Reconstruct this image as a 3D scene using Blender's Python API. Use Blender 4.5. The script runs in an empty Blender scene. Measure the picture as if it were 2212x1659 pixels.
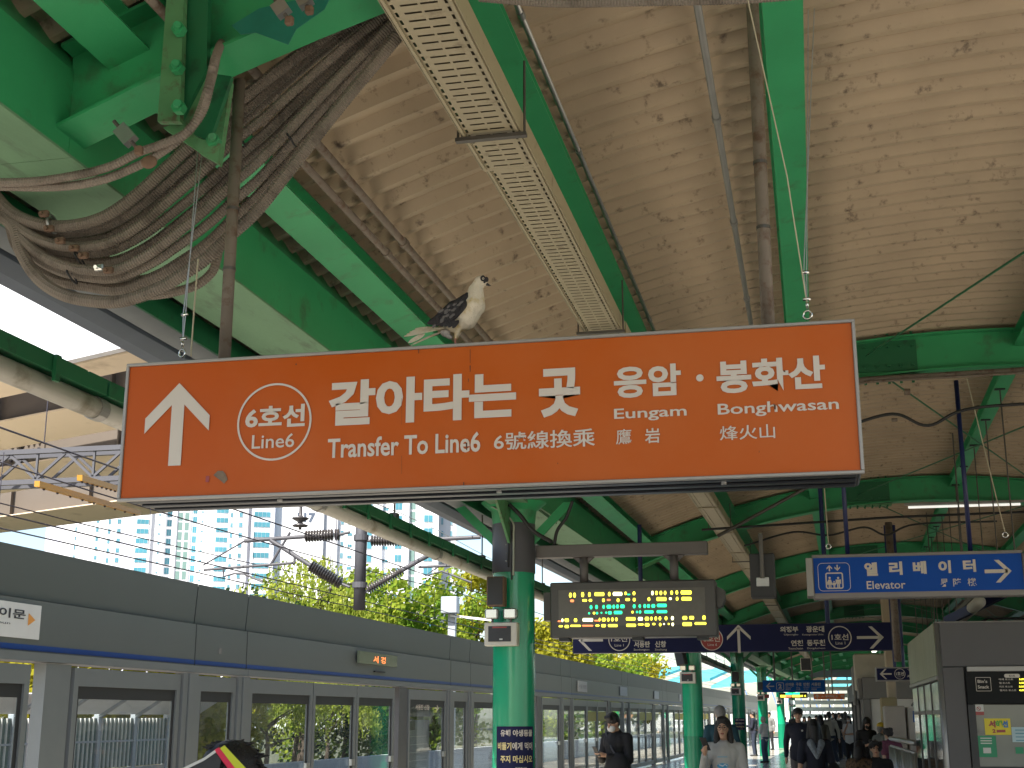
import bpy, bmesh, math, random
from mathutils import Vector, Matrix
import numpy as np
R = math.radians
sc = bpy.context.scene
COL = sc.collection
random.seed(7)

# ---------------------------------------------------------------- camera, sky, sun, exposure
PX, CX, CY = 2850.0, 1106.0, 829.5          # focal length and centre in the units of the 2212 px wide photograph
TH = math.atan((1548 - CY) / PX)
PHI = math.atan((1765 - CX) * math.cos(TH) / PX)
EYE = Vector((0, 0, 1.6))
FW = Vector((-math.sin(PHI) * math.cos(TH), math.cos(PHI) * math.cos(TH), math.sin(TH)))
RT = Vector((math.cos(PHI), math.sin(PHI), 0)); UP = RT.cross(FW)
cd = bpy.data.cameras.new('camera'); cam = bpy.data.objects.new('camera', cd); COL.objects.link(cam)
cam.location = EYE; cam.rotation_euler = (R(90) + TH, 0, PHI)
cd.sensor_width = 36; cd.lens = PX / 2212 * 36; cd.clip_end = 3000; cd.clip_start = .05
sc.camera = cam
SUN_EL, SUN_TRAVEL = 47.0, (0.30, 0.95)     # elevation, and the way the light travels over the ground
w = bpy.data.worlds.new('World'); sc.world = w; w.use_nodes = True
nt = w.node_tree; bg = nt.nodes['Background']
sky = nt.nodes.new('ShaderNodeTexSky'); sky.sky_type = 'NISHITA'; sky.sun_disc = False
sky.sun_elevation = R(SUN_EL)
saz = math.atan2(-SUN_TRAVEL[0], -SUN_TRAVEL[1])
sky.sun_rotation = saz
sky.air_density = 1.0; sky.dust_density = 1.2
nt.links.new(sky.outputs[0], bg.inputs[0]); bg.inputs[1].default_value = 0.105
sd = bpy.data.lights.new('sun', 'SUN'); sd.energy = 5.0; sd.angle = R(.5); sd.color = (1, .95, .87)
sun = bpy.data.objects.new('sun', sd); COL.objects.link(sun)
dv = Vector((SUN_TRAVEL[0], SUN_TRAVEL[1], 0)).normalized() * math.cos(R(SUN_EL)); dv.z = -math.sin(R(SUN_EL))
sun.rotation_euler = dv.to_track_quat('-Z', 'Y').to_euler(); sun.location = (0, 0, 40)
sc.view_settings.view_transform = 'Standard'; sc.view_settings.look = 'None'
sc.view_settings.exposure = 1.26; sc.view_settings.gamma = 1
sc.view_settings.use_curve_mapping = False
sc.render.engine = 'CYCLES'
sc.cycles.max_bounces = 8; sc.cycles.diffuse_bounces = 5; sc.cycles.transparent_max_bounces = 16
sc.cycles.caustics_reflective = False; sc.cycles.caustics_refractive = False
sc.cycles.use_denoising = True

# ---------------------------------------------------------------- where a point of the photograph stands in the place
def ray(u, v): return (FW * PX + RT * (u - CX) - UP * (v - CY)).normalized()
def pY(u, v, Y): d = ray(u, v); return EYE + d * (Y / d.y)
def pX(u, v, X): d = ray(u, v); return EYE + d * (X / d.x)
def pZ(u, v, Z): d = ray(u, v); return EYE + d * ((Z - 1.6) / d.z)
def pD(u, v, D): return EYE + ray(u, v) * D
SY = [(13, 0), (27, .3), (41, .5), (55, .8), (69, 1.25), (83, 1.85), (97, 2.4), (130, 3.8)]
def S(y):                                   # the platform bends gently to the right far off
    if y <= SY[0][0]: return 0.0
    for (a, b), (c, d) in zip(SY, SY[1:]):
        if y <= c: return b + (d - b) * (y - a) / (c - a)
    return SY[-1][1]

# ---------------------------------------------------------------- materials
MATS = {}
def mat(name, col, rough=.6, metal=0.0, var=.12, scale=6.0, bump=0.0, bscale=40.0, dirt=None, dscale=2.0, dth=(.55, .7), spec=.5,
        emit=None, estr=0, trans=0.0, coat=0.0, stretch=(1, 1, 1)):
    if name in MATS: return MATS[name]
    m = bpy.data.materials.new(name); m.use_nodes = True; n = m.node_tree.nodes; l = m.node_tree.links
    b = n['Principled BSDF']
    b.inputs['Roughness'].default_value = rough; b.inputs['Metallic'].default_value = metal
    b.inputs['Specular IOR Level'].default_value = spec
    if coat: b.inputs['Coat Weight'].default_value = coat; b.inputs['Coat Roughness'].default_value = .12
    tc = n.new('ShaderNodeTexCoord'); mp = n.new('ShaderNodeMapping'); mp.inputs['Scale'].default_value = stretch
    geo = n.new('ShaderNodeNewGeometry')
    l.new(geo.outputs['Position'], mp.inputs[0])
    nz = n.new('ShaderNodeTexNoise'); nz.inputs['Scale'].default_value = scale; nz.inputs['Detail'].default_value = 4
    l.new(mp.outputs[0], nz.inputs[0])
    mx = n.new('ShaderNodeMix'); mx.data_type = 'RGBA'
    c = Vector(col[:3])
    mx.inputs[6].default_value = (*[max(0, x * (1 - var)) for x in c], 1); mx.inputs[7].default_value = (*[min(1, x * (1 + var)) for x in c], 1)
    l.new(nz.outputs[0], mx.inputs[0]); out = mx.outputs[2]
    if dirt:
        n2 = n.new('ShaderNodeTexNoise'); n2.inputs['Scale'].default_value = dscale; n2.inputs['Detail'].default_value = 7; n2.inputs['Roughness'].default_value = .65
        l.new(mp.outputs[0], n2.inputs[0])
        rp = n.new('ShaderNodeMapRange'); rp.inputs[1].default_value = dth[0]; rp.inputs[2].default_value = dth[1]
        l.new(n2.outputs[0], rp.inputs[0])
        m2 = n.new('ShaderNodeMix'); m2.data_type = 'RGBA'; l.new(rp.outputs[0], m2.inputs[0]); l.new(out, m2.inputs[6])
        m2.inputs[7].default_value = (*dirt, 1); out = m2.outputs[2]
    l.new(out, b.inputs['Base Color'])
    if bump:
        n3 = n.new('ShaderNodeTexNoise'); n3.inputs['Scale'].default_value = bscale; n3.inputs['Detail'].default_value = 5
        l.new(mp.outputs[0], n3.inputs[0])
        bp = n.new('ShaderNodeBump'); bp.inputs['Strength'].default_value = bump; bp.inputs['Distance'].default_value = .01
        l.new(n3.outputs[0], bp.inputs['Height']); l.new(bp.outputs[0], b.inputs['Normal'])
    if emit: b.inputs['Emission Color'].default_value = (*emit, 1); b.inputs['Emission Strength'].default_value = estr
    MATS[name] = m; return m
def glassmat(name, tint, op=.12, rough=.02):
    m = bpy.data.materials.new(name); m.use_nodes = True; n = m.node_tree.nodes; l = m.node_tree.links; n.clear()
    o = n.new('ShaderNodeOutputMaterial'); t = n.new('ShaderNodeBsdfTransparent'); t.inputs[0].default_value = (*tint, 1)
    g = n.new('ShaderNodeBsdfGlossy'); g.inputs[1].default_value = rough; g.inputs[0].default_value = (.9, .92, .92, 1)
    d = n.new('ShaderNodeBsdfDiffuse'); d.inputs[0].default_value = (.35, .36, .35, 1)
    lw = n.new('ShaderNodeLayerWeight'); lw.inputs[0].default_value = .5; pw = n.new('ShaderNodeMath'); pw.operation = 'POWER'; pw.inputs[1].default_value = 3.5
    f = n.new('ShaderNodeMath'); f.operation = 'MULTIPLY_ADD'; f.inputs[1].default_value = .6; f.inputs[2].default_value = .035; l.new(lw.outputs['Facing'], pw.inputs[0]); l.new(pw.outputs[0], f.inputs[0])
    nz = n.new('ShaderNodeTexNoise'); nz.inputs['Scale'].default_value = 3; mr = n.new('ShaderNodeMapRange'); mr.inputs[3].default_value = op * .5; mr.inputs[4].default_value = op * 1.5
    l.new(nz.outputs[0], mr.inputs[0])
    x1 = n.new('ShaderNodeMixShader'); l.new(mr.outputs[0], x1.inputs[0]); l.new(t.outputs[0], x1.inputs[1]); l.new(d.outputs[0], x1.inputs[2])
    x2 = n.new('ShaderNodeMixShader'); l.new(f.outputs[0], x2.inputs[0]); l.new(x1.outputs[0], x2.inputs[1]); l.new(g.outputs[0], x2.inputs[2])
    l.new(x2.outputs[0], o.inputs[0]); MATS[name] = m; return m
def leafmat(name, col, col2):
    m = bpy.data.materials.new(name); m.use_nodes = True; n = m.node_tree.nodes; l = m.node_tree.links; n.clear()
    o = n.new('ShaderNodeOutputMaterial'); a = n.new('ShaderNodeBsdfDiffuse'); t = n.new('ShaderNodeBsdfTranslucent')
    geo = n.new('ShaderNodeNewGeometry'); nz = n.new('ShaderNodeTexNoise'); nz.inputs['Scale'].default_value = .45; nz.inputs['Detail'].default_value = 3
    l.new(geo.outputs['Position'], nz.inputs[0]); mr = n.new('ShaderNodeMapRange'); mr.inputs[1].default_value = .38; mr.inputs[2].default_value = .62
    l.new(nz.outputs[0], mr.inputs[0]); ad = n.new('ShaderNodeMath'); ad.operation = 'ADD'; ad.use_clamp = True
    rn = n.new('ShaderNodeMath'); rn.operation = 'MULTIPLY_ADD'; rn.inputs[1].default_value = .6; rn.inputs[2].default_value = -.3
    l.new(geo.outputs['Random Per Island'], rn.inputs[0]); l.new(mr.outputs[0], ad.inputs[0]); l.new(rn.outputs[0], ad.inputs[1])
    mx = n.new('ShaderNodeMix'); mx.data_type = 'RGBA'; mx.inputs[6].default_value = (*col, 1); mx.inputs[7].default_value = (*col2, 1)
    l.new(ad.outputs[0], mx.inputs[0]); l.new(mx.outputs[2], a.inputs[0]); l.new(mx.outputs[2], t.inputs[0])
    x = n.new('ShaderNodeMixShader'); x.inputs[0].default_value = .5; l.new(a.outputs[0], x.inputs[1]); l.new(t.outputs[0], x.inputs[2]); l.new(x.outputs[0], o.inputs[0])
    MATS[name] = m; return m

GREEN = mat('canopy_green_paint', (.045, .36, .145), .42, var=.2, scale=2.5, bump=.08, bscale=90, dirt=(.07, .12, .06), dscale=4, dth=(.56, .78))
GREEN_D = mat('old_dark_green_paint_and_shade', (.016, .15, .062), .45, var=.2, scale=3, dirt=(.02, .05, .03), dscale=6, dth=(.58, .75))  # dark paint, also used to colour in shade at eaves and bracket
GREEN_P = mat('dusty_pale_green_paint', (.17, .32, .19), .7, var=.15, scale=5, bump=.35, bscale=60, dirt=(.1, .15, .1), dscale=9, dth=(.55, .75), stretch=(1, .25, 1))
GREEN_G = mat('weathered_green_gusset', (.10, .27, .12), .55, var=.25, scale=9, dirt=(.1, .09, .05), dscale=14, dth=(.55, .68))
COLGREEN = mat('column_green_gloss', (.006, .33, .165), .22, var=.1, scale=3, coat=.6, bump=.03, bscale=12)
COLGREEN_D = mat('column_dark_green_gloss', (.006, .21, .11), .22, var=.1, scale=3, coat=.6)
TEAL = mat('fresh_teal_paint', (.015, .20, .15), .5, var=.3, scale=12)
SHEET = mat('stained_cream_roof_sheet', (.44, .345, .24), .5, var=.22, scale=2.2, bump=.12, bscale=30, dirt=(.085, .058, .04), dscale=13, dth=(.58, .74), stretch=(1, .8, 1))
TRAY = mat('cream_tray_metal', (.42, .36, .24), .5, var=.08, dirt=(.2, .15, .09), dscale=9, dth=(.58, .75))
TRAYI = mat('tray_inside', (.10, .075, .045), .8)
CONDUIT = mat('grey_brown_flexible_conduit', (.22, .185, .155), .62, var=.2, scale=5, dirt=(.10, .08, .065), dscale=8, dth=(.5, .7))
PIPE = mat('dusty_brown_pipe', (.19, .155, .125), .6, .0, var=.25, scale=14, dirt=(.12, .07, .045), dscale=16, dth=(.52, .66))
STEEL = mat('galvanised_steel', (.42, .42, .41), .38, .85, var=.15, scale=20)
STEELD = mat('dull_steel_rod', (.13, .12, .11), .5, .6, var=.2)
ZINC = mat('bright_zinc', (.75, .75, .72), .22, 1.0)
RUST = mat('rusty_bracket', (.17, .105, .07), .8, var=.4, scale=40)
BLACK = mat('black_plastic', (.02, .02, .022), .45, var=.2)
RUBBER = mat('black_cable', (.025, .025, .027), .55)
ALU = mat('anodised_aluminium_frame', (.33, .315, .30), .4, .3, var=.08, scale=8)
SIGNBOX = mat('sign_box_grey', (.05, .054, .066), .35, .6, var=.1, scale=3)
ORANGE = mat('orange_sign_face', (.49, .085, .001), .34, var=.05, scale=3, dirt=(.52, .13, .03), dscale=.55, dth=(.42, .68), spec=.2)  # broad paler patches: faded dust film, also painting in the hazy glare
SWHITE = mat('sign_white_print', (.62, .56, .50), .4, var=.04)
NAVY = mat('navy_sign_face', (.010, .012, .06), .5, var=.1, spec=.2)
BLUE = mat('blue_sign_face', (.004, .075, .42), .5, var=.1, scale=3, spec=.2)
MIDBLUE = mat('mid_blue_sign_face', (.01, .12, .45), .5, spec=.2)
REDC = mat('line_red', (.32, .035, .03), .35)
PSD_P = mat('platform_screen_header_grey', (.15, .163, .158), .38, .35, var=.05, scale=1.2)
PSD_C = mat('platform_screen_cap_grey', (.11, .122, .116), .4, .3, var=.06, scale=1.2)
PSD_F = mat('platform_screen_frame', (.21, .225, .23), .4, .4, var=.06)
PSD_D = mat('platform_screen_pillar_dark', (.10, .10, .105), .4, .3)
BLUESTR = mat('blue_stripe', (.012, .055, .24), .35)
WARMWHITE = mat('warm_white_plaster', (.72, .69, .64), .7, var=.05)
GREYWALL = mat('kiosk_charcoal_panel', (.095, .09, .095), .5, var=.1, scale=3, bump=.05, bscale=150)
GREYL = mat('grey_cladding', (.21, .20, .19), .55, var=.08)
GLASS = glassmat('screen_glass', (.95, .98, .97), .05)
GLASSW = glassmat('kiosk_glass', (.5, .55, .52), .35, .05)
FLOOR = None
POLEB = mat('dark_blue_pole', (.012, .02, .10), .4)
WIREW = mat('pale_cord', (.5, .45, .33), .7)

# ---------------------------------------------------------------- mesh helpers
class MB:
    def __init__(s): s.v = []; s.f = []
    def add(s, vs, fs):
        o = len(s.v); s.v += [Vector(p) for p in vs]; s.f += [tuple(i + o for i in f) for f in fs]; return s
    def box(s, a, b):
        x0, x1 = sorted((a[0], b[0])); y0, y1 = sorted((a[1], b[1])); z0, z1 = sorted((a[2], b[2]))
        return s.add([(x0, y0, z0), (x1, y0, z0), (x1, y1, z0), (x0, y1, z0), (x0, y0, z1), (x1, y0, z1), (x1, y1, z1), (x0, y1, z1)],
                     [(0, 3, 2, 1), (4, 5, 6, 7), (0, 1, 5, 4), (1, 2, 6, 5), (2, 3, 7, 6), (3, 0, 4, 7)])
    def bbox(s, a, b, e=.004):               # box with chamfered edges
        bm = bmesh.new(); bmesh.ops.create_cube(bm, size=1)
        a = Vector(a); b = Vector(b); c = (a + b) / 2; d = Vector([abs(x) for x in (b - a)])
        for v in bm.verts: v.co = Vector((v.co.x * d.x, v.co.y * d.y, v.co.z * d.z)) + c
        bmesh.ops.bevel(bm, geom=bm.edges[:], offset=min(e, min(d) * .45), segments=1, affect='EDGES')
        bm.verts.index_update(); s.add([v.co.copy() for v in bm.verts], [tuple(v.index for v in f.verts) for f in bm.faces]); bm.free(); return s
    def obox(s, p, q, wd, ht, up=(0, 0, 1)): # bar of rectangular section from p to q
        p = Vector(p); q = Vector(q); t = (q - p).normalized(); up = Vector(up)
        sd_ = t.cross(up)
        if sd_.length < 1e-4: sd_ = t.cross(Vector((1, 0, 0)))
        sd_.normalize(); u2 = sd_.cross(t).normalized(); vs = []
        for e in (p, q):
            for i, j in ((-1, -1), (1, -1), (1, 1), (-1, 1)): vs.append(e + sd_ * i * wd / 2 + u2 * j * ht / 2)
        return s.add(vs, [(3, 2, 1, 0), (4, 5, 6, 7), (0, 1, 5, 4), (1, 2, 6, 5), (2, 3, 7, 6), (3, 0, 4, 7)])
    def tube(s, pts, r, n=10, caps=True):
        pts = [Vector(p) for p in pts]; rs = r if hasattr(r, '__len__') else [r] * len(pts)
        o = len(s.v); pn = None
        for i, p in enumerate(pts):
            t = (pts[min(i + 1, len(pts) - 1)] - pts[max(i - 1, 0)])
            t = t.normalized() if t.length > 1e-9 else Vector((0, 0, 1))
            if pn is None:
                a = Vector((0, 0, 1)) if abs(t.z) < .9 else Vector((1, 0, 0)); pn = t.cross(a).normalized()
            else:
                pn = (pn - t * pn.dot(t)); pn = pn.normalized() if pn.length > 1e-6 else t.orthogonal().normalized()
            bn = t.cross(pn)
            for k in range(n):
                a = 2 * math.pi * k / n; s.v.append(p + (pn * math.cos(a) + bn * math.sin(a)) * rs[i])
        for i in range(len(pts) - 1):
            for k in range(n):
                k2 = (k + 1) % n; s.f.append((o + i * n + k, o + i * n + k2, o + (i + 1) * n + k2, o + (i + 1) * n + k))
        if caps:
            s.f.append(tuple(o + k for k in range(n))[::-1]); e = o + (len(pts) - 1) * n; s.f.append(tuple(e + k for k in range(n)))
        return s
    def ell(s, c, r, n=12, m=8, rot=None):
        c = Vector(c); r = (r, r, r) if not hasattr(r, '__len__') else r
        vs = [Vector((0, 0, r[2]))]
        for i in range(1, m):
            t = math.pi * i / m
            for k in range(n):
                a = 2 * math.pi * k / n; vs.append(Vector((r[0] * math.sin(t) * math.cos(a), r[1] * math.sin(t) * math.sin(a), r[2] * math.cos(t))))
        vs.append(Vector((0, 0, -r[2]))); fs = []
        for k in range(n): fs.append((0, 1 + k, 1 + (k + 1) % n))
        for i in range(m - 2):
            for k in range(n):
                a = 1 + i * n + k; b = 1 + i * n + (k + 1) % n; fs.append((a, a + n, b + n, b))
        e = len(vs) - 1
        for k in range(n): fs.append((e, e - n + (k + 1) % n, e - n + k))
        if rot: vs = [rot @ v for v in vs]
        return s.add([v + c for v in vs], fs)
    def cap(s, p, q, r0, r1=None, n=12):     # tapered capsule, closed
        p = Vector(p); q = Vector(q); r1 = r0 if r1 is None else r1
        d = (q - p); L = max(d.length, 1e-5); t = d / L
        pts = []; rs = []
        for a in (80, 55, 25): pts.append(p - t * r0 * math.sin(R(a))); rs.append(max(r0 * math.cos(R(a)), r0 * .12))
        for k in range(5): pts.append(p + d * k / 4); rs.append(r0 + (r1 - r0) * k / 4)
        for a in (25, 55, 80): pts.append(q + t * r1 * math.sin(R(a))); rs.append(max(r1 * math.cos(R(a)), r1 * .12))
        return s.tube(pts, rs, n)
    def quad(s, *p): return s.add(p, [tuple(range(len(p)))])
    def prism(s, poly, off):                 # polygon extruded by a vector
        n = len(poly); off = Vector(off); a = [Vector(p) for p in poly]; vs = a + [p + off for p in a]
        return s.add(vs, [tuple(range(n))[::-1], tuple(range(n, 2 * n))] + [(i, (i + 1) % n, n + (i + 1) % n, n + i) for i in range(n)])
    def warp(s):
        for v in s.v: v.x += S(v.y)
        return s
    def build(s, name, m, parent=None, smooth=False, label=None, cat=None, group=None, kind=None):
        me = bpy.data.meshes.new(name)
        if parent is None:
            xs = [v.x for v in s.v]; ys = [v.y for v in s.v]; zs = [v.z for v in s.v]
            o = Vector(((min(xs) + max(xs)) / 2, (min(ys) + max(ys)) / 2, min(zs)))
        else: o = wloc(parent)
        me.from_pydata([v - o for v in s.v], [], s.f)
        if m: me.materials.append(m)
        if smooth: me.shade_smooth()
        me.update()
        ob = bpy.data.objects.new(name, me); COL.objects.link(ob)
        if parent is None: ob.location = o
        else: ob.parent = parent
        if smooth == 'auto':
            pass
        tag(ob, label, cat, group, kind); return ob
def wloc(o):
    v = Vector((0, 0, 0))
    while o is not None: v += o.location; o = o.parent
    return v
def tag(o, label=None, cat=None, group=None, kind=None):
    for k, x in (('label', label), ('category', cat), ('group', group), ('kind', kind)):
        if x: o[k] = x
    return o
def thing(name, loc, label, cat, group=None):
    o = bpy.data.objects.new(name, None); COL.objects.link(o); o.location = loc; o.empty_display_size = .1
    return tag(o, label, cat, group)
KIDS = {}
def copy_tree(o, parent=None, **kw):
    c = o.copy(); COL.objects.link(c); c.parent = parent
    for ch in [x for x in bpy.data.objects if x.parent == o]: copy_tree(ch, c)
    for k, x in kw.items(): c[k] = x
    return c
def share(ob, dx, parent):                   # a piece alike to ob, moved by dx, sharing its mesh
    c = ob.copy(); c.location = ob.location + Vector(dx); c.parent = parent; COL.objects.link(c); return c
def auto(ob, ang=35):
    me = ob.data; me.shade_smooth(); me.set_sharp_from_angle(angle=R(ang)); return ob
def spline(pts, n=8):
    P = [Vector(p) for p in pts]; P = [P[0] * 2 - P[1]] + P + [P[-1] * 2 - P[-2]]; out = []
    for i in range(1, len(P) - 2):
        for k in range(n):
            t = k / n; a, b, c, d = P[i - 1], P[i], P[i + 1], P[i + 2]
            out.append(.5 * ((2 * b) + (c - a) * t + (2 * a - 5 * b + 4 * c - d) * t * t + (3 * b - a - 3 * c + d) * t ** 3))
    out.append(P[-2]); return out
def resample(pts, step):
    out = [pts[0].copy()]; acc = 0
    for a, b in zip(pts, pts[1:]):
        L = (b - a).length
        if L < 1e-9: continue
        d = step - acc
        while d <= L: out.append(a + (b - a) * d / L); d += step
        acc = (acc + L) % step if L > 0 else acc
    return out
def text_mesh(body, bold=.02, res=3):
    c = bpy.data.curves.new('t', 'FONT'); c.body = body; c.offset = bold; c.resolution_u = res; c.space_line = 1.0
    o = bpy.data.objects.new('t', c); COL.objects.link(o)
    me = bpy.data.meshes.new_from_object(o.evaluated_get(bpy.context.evaluated_depsgraph_get()))
    bpy.data.objects.remove(o); bpy.data.curves.remove(c)
    vs = np.zeros(len(me.vertices) * 3); me.vertices.foreach_get('co', vs); vs = vs.reshape(-1, 3)
    fs = [tuple(p.vertices) for p in me.polygons]; bpy.data.meshes.remove(me); return vs, fs
def text(body, a, b, parent, m, bold=.02, eps=.003, name='lettering', fn=None):
    """print fitted in the upright rectangle from a (left bottom) to b (right top) that faces -Y"""
    vs, fs = text_mesh(body, bold)
    lo = vs.min(0); hi = vs.max(0); mb = MB(); W = b - a
    P = []
    for v in vs:
        tx = (v[0] - lo[0]) / (hi[0] - lo[0]); tz = (v[1] - lo[1]) / (hi[1] - lo[1])
        p = Vector((a.x + W.x * tx, a.y + W.y * tx - eps, a.z + W.z * tz)); P.append(fn(p) if fn else p)
    mb.add(P, fs); return mb.build(name, m, parent)
def flat(poly, parent, m, name='print', eps=.003, th=0):
    mb = MB(); P = [Vector(p) - Vector((0, eps, 0)) for p in poly]
    n = len(P); mb.add(P, [tuple(range(n))]); return mb.build(name, m, parent)
def ring(c, ro, ri, parent, m, name='ring', eps=.003, n=48):
    mb = MB(); c = Vector(c)
    vs = [];
    for k in range(n):
        a = 2 * math.pi * k / n
        for r_ in (ro, ri): vs.append(c + Vector((math.cos(a) * r_, -eps, math.sin(a) * r_)))
    mb.add(vs, [(2 * k, 2 * k + 1, (2 * k + 3) % (2 * n), (2 * k + 2) % (2 * n)) for k in range(n)]); return mb.build(name, m, parent)
def disc(c, r_, parent, m, name='print', eps=.003, n=40):
    return flat([Vector(c) + Vector((math.cos(2 * math.pi * k / n) * r_, 0, math.sin(2 * math.pi * k / n) * r_)) for k in range(n)], parent, m, name, eps)
def arrow(c, L, t, dirn, parent, m, eps=.003, head=.42, cut=True):
    """signage arrow of length L, stroke t, pointing along dirn (0 right, 90 up, 180 left)"""
    a = R(dirn); ux = Vector((math.cos(a), 0, math.sin(a))); uy = Vector((-math.sin(a), 0, math.cos(a))); c = Vector(c)
    P = lambda x, y: c + ux * x + uy * y - Vector((0, eps, 0))
    mb = MB(); tip = L / 2; h = L * head; q = t * .72
    mb.add([P(-L / 2, -t / 2), P(tip - t, -t / 2), P(tip - t, t / 2), P(-L / 2, t / 2)], [(0, 1, 2, 3)])
    for s_ in (1, -1):
        mb.add([P(tip, 0), P(tip - h, s_ * h), P(tip - h - t * 1.25, s_ * h), P(tip - t * 1.42, 0)], [(0, 1, 2, 3)])
    return mb.build('arrow', m, parent)
def voxel(mb, name, m, parent, size, smooth=4, fac=.5, ratio=1.0):
    me = bpy.data.meshes.new(name); o = wloc(parent); me.from_pydata([v - o for v in mb.v], [], mb.f)
    t = bpy.data.objects.new('tmp', me); COL.objects.link(t)
    md = t.modifiers.new('r', 'REMESH'); md.mode = 'VOXEL'; md.voxel_size = size
    if smooth: s_ = t.modifiers.new('s', 'SMOOTH'); s_.iterations = smooth; s_.factor = fac
    if ratio < 1: d_ = t.modifiers.new('d', 'DECIMATE'); d_.ratio = ratio
    nm = bpy.data.meshes.new_from_object(t.evaluated_get(bpy.context.evaluated_depsgraph_get()))
    bpy.data.objects.remove(t); bpy.data.meshes.remove(me); nm.name = name
    nm.materials.clear(); nm.materials.append(m); nm.shade_smooth()
    ob = bpy.data.objects.new(name, nm); COL.objects.link(ob); ob.parent = parent; return ob

# ================================================================ THE SETTING
def floor_mat():
    m = bpy.data.materials.new('polished_platform_tiles'); m.use_nodes = True; n = m.node_tree.nodes; l = m.node_tree.links
    b = n['Principled BSDF']; tc = n.new('ShaderNodeNewGeometry'); br = n.new('ShaderNodeTexBrick'); l.new(tc.outputs['Position'], br.inputs[0])
    br.offset = 0; br.inputs['Scale'].default_value = 1; br.inputs['Brick Width'].default_value = .6; br.inputs['Row Height'].default_value = .6
    br.inputs['Mortar Size'].default_value = .006; br.inputs['Color1'].default_value = (.47, .42, .34, 1); br.inputs['Color2'].default_value = (.55, .50, .41, 1)
    br.inputs['Mortar'].default_value = (.16, .16, .15, 1); nz = n.new('ShaderNodeTexNoise'); nz.inputs['Scale'].default_value = .9
    mr = n.new('ShaderNodeMapRange'); mr.inputs[3].default_value = .08; mr.inputs[4].default_value = .3; l.new(tc.outputs['Position'], nz.inputs[0]); l.new(nz.outputs[0], mr.inputs[0])
    l.new(mr.outputs[0], b.inputs['Roughness']); l.new(br.outputs[0], b.inputs['Base Color']); return m
FLOOR = floor_mat()
GROUND = mat('scrubby_ground', (.10, .105, .06), .95, var=.2, scale=.2, bump=.4, bscale=8)
BALLAST = mat('track_ballast', (.17, .145, .12), .95, var=.35, scale=18, bump=.8, bscale=50)
CONC = mat('pale_concrete', (.46, .44, .40), .85, var=.1, scale=.8, dirt=(.30, .28, .25), dscale=1.2)  # concrete's own pale grey with random darker patches
def strip(x0, x1, z0, z1, ya, yb, step=7.6):
    mb = MB(); ys = [ya + k * step for k in range(int((yb - ya) / step) + 1)] + [yb]
    for a, b in zip(ys, ys[1:]):
        if b - a < .01: continue
        o = [(x0, a, z0), (x1, a, z0), (x1, a, z1), (x0, a, z1), (x0, b, z0), (x1, b, z0), (x1, b, z1), (x0, b, z1)]
        mb.add(o, [(0, 1, 5, 4), (1, 2, 6, 5), (2, 3, 7, 6), (3, 0, 4, 7)] + ([(0, 3, 2, 1)] if a == ya else []) + ([(4, 5, 6, 7)] if b == yb else []))
    return mb.warp()
MB().quad((-1500, -400, -1.3), (1500, -400, -1.3), (1500, 2200, -1.3), (-1500, 2200, -1.3)).build('ground', GROUND, kind='structure')
strip(-6.35, 9.4, -1.2, 0, -14, 106).build('platform_floor', FLOOR, kind='structure')
strip(-17.6, -6.5, -1.26, -1.0, -14, 190).build('track_bed', BALLAST, kind='structure')
strip(9.55, 20, -1.26, -1.0, 12.01, 190).build('track_bed', BALLAST, kind='structure')
strip(9.55, 20, -1.26, -1.0, -14, 12).build('track_bed', mat('pale_bounce_track_slab', (.62, .52, .40), .85, var=.15, scale=2), kind='structure')  # unseen pale strip added to bounce light onto the near roof
strip(20.2, 60, -1.26, -.9, -14, 22).build('pavement', mat('pale_bounce_paving', (.62, .54, .43), .8, var=.1, scale=.6), kind='structure')  # unseen pale ground added to bounce light in from the right
RAILM = mat('rail_steel', (.22, .17, .13), .4, .7)
for cx_ in (-8.1, -12.6, 11.4):
    for s_ in (-.72, .72):
        strip(cx_ + s_ - .035, cx_ + s_ + .035, -1.0, -.84, -14, 150).build('rail', RAILM, label='', kind='structure')

MB().quad((-70, -40, -1.27), (-17.95, -40, -1.27), (-17.95, 34, -1.27), (-70, 52, -1.27)).build('road', mat('pale_bounce_yard', (.58, .52, .43), .85, var=.1, scale=.5), kind='structure')  # mostly unseen pale ground added to bounce light up under the viaduct
# ---------------------------------------------------------------- canopy
BAY = 7.6; ARCHY = [.9, 4.15] + [12.0 + BAY * k for k in range(11)]
def zb(x): return 4.6 - (x - 1.5) ** 2 / 19.8
canopy = thing('station_canopy', (1.5, 12, 0), 'curved green steel canopy with stained cream corrugated roof over the platform', 'canopy')
def sheet_mesh(xa=-3.55, xb=6.55, ns=30):                            # one sheet: five corrugations, 1.0 m wide, arched across
    mb = MB(); prof = [(0, 0), (.078, 0), (.118, -.058), (.152, -.060), (.170, -.004)]
    ys = [(i * .2 + a, b) for i in range(5) for a, b in prof] + [(1.0, 0), (1.06, .004)]
    xs = [xa + (xb - xa) * i / ns for i in range(ns + 1)]
    for (y, dz) in ys:
        for x in xs: mb.v.append(Vector((x, y, zb(x) + .425 + dz)))
    n = len(xs)
    for j in range(len(ys) - 1):
        for i in range(n - 1): mb.f.append((j * n + i, j * n + i + 1, (j + 1) * n + i + 1, (j + 1) * n + i))
    return mb
sh0 = sheet_mesh().build('roof_sheet', SHEET, canopy)
sh0.data.shade_smooth(); sh0.data.set_sharp_from_angle(angle=R(50))
y = .9; first = True
while y < 104:
    if first: sh0.location = (S(y), y, 0); first = False
    else: share(sh0, (S(y), y - .9, random.uniform(-.004, .004)), canopy)
    y += 1.0
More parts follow.
